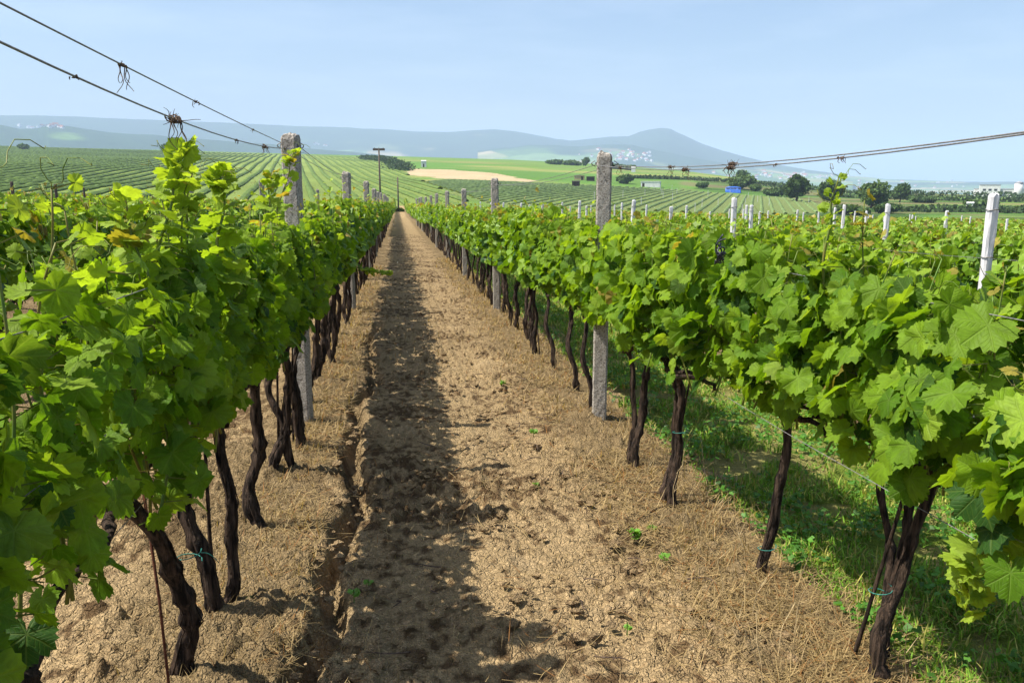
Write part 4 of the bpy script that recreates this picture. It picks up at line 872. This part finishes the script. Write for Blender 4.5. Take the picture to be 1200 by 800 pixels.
def gpt(u, v):      # a few spots on the path, from their pixel in the photograph
    F = 973.; p_ = R(11.16); a = u - 600; b = 400 - v; fw = F * math.cos(p_) + b * math.sin(p_); up = b * math.cos(p_) - F * math.sin(p_); yw = R(7.74)
    dx = a * math.cos(yw) + fw * math.sin(yw); dy = -a * math.sin(yw) + fw * math.cos(yw); t = .001
    for _ in range(40): t = (1.66 - Tz(dx * t, dy * t)) / (-up)
    return dx * t, dy * t
for i, (u, v, s, lb) in enumerate(((743, 632, .040, 'largest bright green seedling on the right half of the path'), (764, 624, .022, 'tiny seedling right next to the largest bright green one'), (778, 660, .025, 'seedling below and right of the largest bright green one'), (628, 572, .016, 'tiny green seedling on the lit soil, upper middle of path'),
                                  (415, 703, .022, 'small green seedling on the left edge of the path'), (432, 690, .016, 'tiny seedling next to the one on the left edge of the path'), (590, 452, .035, 'small weed tuft beside the straw on the right of the path'), (735, 742, .016, 'tiny seedling near the bottom of the path'), (625, 510, .03, 'little weed by the straw, left of the right grey post'), (296, 712, .035, 'small green weed beside the split-trunk vine on the left'))):
    weed(*gpt(u, v), s, lb, i)
for i in range(34):
    q = np.random.default_rng(400 + i); x = -.2 + 1.7 * q.random(); y = 2.6 + 5.5 * q.random() ** 1.3; l = .05 + .11 * q.random(); t = np.linspace(0, 1, 8); mb = MB()
    mb.tube(np.stack([l * (t - .5), .02 * np.sin(4 * t + i), .012 + .012 * np.sin(3 * t)], 1), np.linspace(.004, .0018, 8), 5, .3, i)
    if i % 2: mb.tube(np.stack([.05 * t[:5], .07 * t[:5] * l * 4, .012 + .02 * t[:5]], 1), np.linspace(.0025, .001, 5), 4)
    tag(put('dry_twig', mb.mesh('dry_twig', M['tendril']), None, (x, y, Tz(x, y) + .02), (0, 0, q.random() * 6.28)), 'thin dry twig lying on the crumbly soil of the path', 'twig', 'dry twigs on the path')
# clods: loose lumps of soil, too many to count
def clods():
    q = np.random.default_rng(8); n = 5200; y = 2.2 * (16 / 2.2) ** q.random(n); x = -.55 + 2.1 * q.random(n); keep = fbm(x / .3, y / .3, 91, 3) > .47; x, y = x[keep], y[keep]; n = len(x)
    s = .004 + .020 * q.random(n) ** 4; ph = (1 + 5 ** .5) / 2; I = unit(np.array([(-1, ph, 0), (1, ph, 0), (-1, -ph, 0), (1, -ph, 0), (0, -1, ph), (0, 1, ph), (0, -1, -ph), (0, 1, -ph), (ph, 0, -1), (ph, 0, 1), (-ph, 0, -1), (-ph, 0, 1)], float))
    F = np.array([(0, 11, 5), (0, 5, 1), (0, 1, 7), (0, 7, 10), (0, 10, 11), (1, 5, 9), (5, 11, 4), (11, 10, 2), (10, 7, 6), (7, 1, 8), (3, 9, 4), (3, 4, 2), (3, 2, 6), (3, 6, 8), (3, 8, 9), (4, 9, 5), (2, 4, 11), (6, 2, 10), (8, 6, 7), (9, 8, 1)])
    V = I[None] * s[:, None, None] * (.5 + .95 * q.random((n, 12, 1))) * (np.array([1, .8, .45]) + .6 * q.random((n, 1, 3))); V += np.stack([x, y, terrain(x, y) + s * .3 + .012], 1)[:, None]
    T = (F[None] + (np.arange(n) * 12)[:, None, None]).reshape(-1, 3); c = np.repeat(np.array([.34, .235, .125]) * (.7 + .45 * q.random((n, 1))), 12, 0)
    tag(put('soil_clods', make_mesh('soil_clods', V.reshape(-1, 3), T, None, [M['ground']], None, False, {'col': ('FLOAT_COLOR', np.c_[c, np.ones(len(c))])})), 'loose crumbs and clods of dry soil strewn over the path', 'soil', kind='stuff')
clods()
# something black caught in the leaves of the right row
mb = MB()
for i in range(9):
    t = np.linspace(0, 1, 10); mb.tube(np.stack([.014 * np.sin(7 * t + i), .022 * np.sin(3 * t + 1.7 * i), -.03 + .012 * i * t + .018 * np.cos(5 * t + 2 * i)], 1), .0035, 5)
tag(put('plastic_scrap', mb.mesh('plastic_scrap', M['plastic'], True), None, (1.30, 3.25, 1.66 + -.30)), 'small crumpled black plastic scrap caught in the leaves, upper right', 'plastic scrap')

# ---------- poles and buildings beyond ----------
def pole(u, r, h, label, arm=True):
    x, y = azr(u, r); o = empty('utility_pole', (x, y, Tz(x, y)), R(-7), label=label, cat='pole', group='wooden poles beyond the vineyard')
    mb = MB(); mb.tube([(0, 0, -.5), (0, 0, h / 2), (0, 0, h)], [.15, .13, .11], 10); put('shaft', mb.mesh('shaft', M['wood'], True), o)
    if arm:
        mb = MB(); mb.box((0, 0, h - .12), (1.7, .18, .30)); put('crossarm', mb.mesh('crossarm', M['wood']), o)
        for q in (-.62, 0, .62):
            mb = MB(); mb.tube([(q, 0, h), (q, 0, h + .14)], [.05, .035], 8); put('insulator', mb.mesh('insulator', M['dark'], True), o)
pole(445, 124, 9.6, 'dark wooden utility pole with a short crossarm, above the end of the left row')
pole(466, 150, 6.0, 'short thin dark pole straight above the end of the path', False)
def bld(name, cat, u, r, L_, D_, H, wall, roof, label, rz=0, gable=.0, doors=(), wins=(), group=None):
    x, y = azr(u, r); z = min(Tz(x + a * L_ / 2, y + b * D_ / 2) for a in (-1, 1) for b in (-1, 1)); o = empty(name, (x, y, z), rz, label=label, cat=cat, group=group)
    mb = MB(); mb.box((0, 0, H / 2), (L_, D_, H)); put('wall', mb.mesh('wall', M[wall]), o)
    e = .15; mb = MB()
    if gable: mb.add([(-L_ / 2 - e, -D_ / 2 - e, H), (L_ / 2 + e, -D_ / 2 - e, H), (L_ / 2 + e, D_ / 2 + e, H), (-L_ / 2 - e, D_ / 2 + e, H), (-L_ / 2 - e, 0, H + gable), (L_ / 2 + e, 0, H + gable)], [(0, 4, 3), (1, 2, 5)], [(0, 1, 5, 4), (2, 3, 4, 5), (0, 3, 2, 1)])
    else: mb.box((0, 0, H + .08), (L_ + .3, D_ + .3, .16))
    put('roof', mb.mesh('roof', M[roof]), o)
    for (dx, wd, hh) in doors: mb = MB(); mb.box((dx, -D_ / 2 - .02, hh / 2), (wd, .06, hh)); put('door', mb.mesh('door', M['dark']), o)
    for (dx, zz, wd, hh) in wins: mb = MB(); mb.box((dx, -D_ / 2 - .02, zz), (wd, .05, hh)); put('window', mb.mesh('window', M['glass']), o)
    return o
bld('white_hut', 'hut', 497, 506, 2.8, 2.8, 3.6, 'plaster', 'plaster', 'tiny upright white hut standing in the field left of the tall posts', R(-8), .5, [(0, .8, 1.9)])
bld('field_building', 'building', 763, 356, 7.8, 5, 2.4, 'plaster', 'plaster', 'long low white building on the green slope right of the grey post', R(-22), .0, [(-2.9, .9, 1.8)], [])
bld('white_hut', 'hut', 742, 560, 2.6, 2.4, 3.2, 'plaster', 'plaster', 'tiny white hut near the skyline just right of the grey post', R(-15), .4)
bld('field_shed', 'shed', 679, 385, 4.6, 3, 2.0, 'tan', 'tan', 'low tan field shed just left of the right grey post', R(-12), .0, [(1.2, .9, 1.7)])
bld('dark_shed', 'shed', 692, 380, 3.6, 3, 1.9, 'dark', 'dark', 'low dark shed between the tan shed and the right grey post', R(-12), .0)
bld('dark_shed', 'shed', 675, 305, 2.8, 2, 1.9, 'dark', 'dark', 'dark shed standing in the small vineyard below the tan shed', R(-12), .3)
bld('white_hut', 'hut', 1140, 285, 1.7, 1.7, 1.5, 'plaster', 'plaster', 'tiny white hut in the dark scrub below the white factory', R(-30), .3)
bld('factory_hall', 'factory', 1178, 505, 27, 12, 4.2, 'plaster', 'greyroof', 'long white factory on the skyline at the right edge', R(-34), 0, [(-6, 3, 3)], [(x_, 2.6, 2.2, 1.0) for x_ in (-11, -2, 2, 6, 10)])
bld('factory_annex', 'factory', 1161, 495, 9, 8, 6.0, 'plaster', 'greyroof', 'taller white block in front of the long white factory', R(-34), 0, [], [(x_, 3.6, 1.4, 1.0) for x_ in (-2.5, 0, 2.5)])
x, y = azr(1195, 500); o = empty('silo', (x, y, Tz(x, y)), 0, label='white round silo at the right end of the white factory', cat='silo')
mb = MB(); mb.tube([(0, 0, -.5), (0, 0, 3), (0, 0, 7)], 2.0, 20); put('tank', mb.mesh('tank', M['plaster'], True), o); mb = MB(); mb.tube([(0, 0, 7), (0, 0, 7.7), (0, 0, 8.1)], [2.1, 1.3, .2], 20); put('cap', mb.mesh('cap', M['greyroof'], True), o)
# blue tarpaulin over a stack
x, y = azr(860, 352); o = empty('covered_stack', (x, y, Tz(x, y)), R(-26), label='bright blue tarpaulin draped over a low stack beside dark bushes', cat='tarpaulin')
q = np.random.default_rng(3); xs = np.linspace(-3.0, 3.0, 19); ss = np.linspace(0, 1, 13); V = []
for a in xs:
    for s in ss:
        yy = (s - .5) * 3.4; zz = 2.5 * (1 - abs(2 * s - 1) ** 3.2) * (1 - .18 * (abs(a) / 3) ** 4) - .1; V.append((a + q.normal(0, .05), yy + q.normal(0, .04), zz + q.normal(0, .05)))
i = (np.arange(18)[:, None] * 13 + np.arange(12)[None]).ravel(); put('tarpaulin', make_mesh('tarpaulin', V, None, np.stack([i, i + 1, i + 14, i + 13], 1), [M['blue']], None, True), o)
mb = MB(); mb.box((0, 0, 1.0), (5.4, 2.4, 2.0)); put('stack', mb.mesh('stack', M['dark']), o)
# village at the foot of the mountain
hs = []
for i, (rf) in enumerate(('rooftile', 'rooftile', 'greyroof')):
    L_, D_, H = 22, 14, 7; a, b = MB(), MB(); a.box((0, 0, H / 2 - 3), (L_, D_, H + 6)); b.add([(-L_ / 2, -D_ / 2, H), (L_ / 2, -D_ / 2, H), (L_ / 2, D_ / 2, H), (-L_ / 2, D_ / 2, H), (-L_ / 2, 0, H + 7), (L_ / 2, 0, H + 7)], [(0, 4, 3), (1, 2, 5)], [(0, 1, 5, 4), (2, 3, 4, 5)])
    V = np.concatenate(a.V + b.V); T = b.T[0] + a.n; Q = np.concatenate([a.Q[0], b.Q[0] + a.n]); mi = [1] * len(T) + [0] * len(a.Q[0]) + [1] * len(b.Q[0])
    hs.append(make_mesh('house', V, T, Q, [M['plaster'], M[rf]], mi))
bpy.context.view_layer.update()
dg = bpy.context.evaluated_depsgraph_get(); q = np.random.default_rng(6)
def land(u, v):
    F = 973.; p_ = R(11.16); a = u - 600; b = 400 - v; yw = R(7.74); fw = F * math.cos(p_) + b * math.sin(p_); up = b * math.cos(p_) - F * math.sin(p_)
    d = np.array([a * math.cos(yw) + fw * math.sin(yw), -a * math.sin(yw) + fw * math.cos(yw), up]); d /= np.linalg.norm(d)
    best = None
    for o in HILLS:
        hit, loc, nn, idx = o.ray_cast((0, 0, 1.66), d)
        if hit and (best is None or loc.length < best.length): best = loc
    return best
HILLS = [o for o in bpy.data.objects if o.name in ('hills', 'nearer_hills', 'foothills', 'valley_plain')]
spots = [(q.normal(735, 22), q.normal(182, 4)) for _ in range(45)] + [(q.normal(925, 40), q.normal(206.5, 2)) for _ in range(60)] + [(q.normal(52, 13), q.normal(149.5, 1)) for _ in range(14)] + [(q.normal(373, 6), q.normal(170, .8)) for _ in range(6)] + [(q.uniform(1000, 1140), q.uniform(212, 222)) for _ in range(14)]
for i, (u, v) in enumerate(spots):
    l = land(u, v)
    if l is None or l.length < 1500: continue
    lb, gg = (('tiny pale house in the village at the foot of the mountain', 'village houses under the mountain') if i < 45 else ('tiny red roofed house in the hazy town behind the tree clump', 'hazy town houses beyond the tree clump') if i < 105 else ('tiny pale house on the hazy hill at the far left', 'houses on the hazy left hills') if i < 119 else ('tiny pale house on the hazy hills behind the left grey post', 'houses on the hills behind the left post') if i < 125 else ('tiny pale building out on the hazy plain at the right', 'buildings on the hazy plain'))
    o = tag(put('house', hs[i % 3], None, tuple(l), (0, 0, q.random() * 3)), lb, 'house', gg); s = .5 + .6 * q.random(); o.scale = (s, s, s)
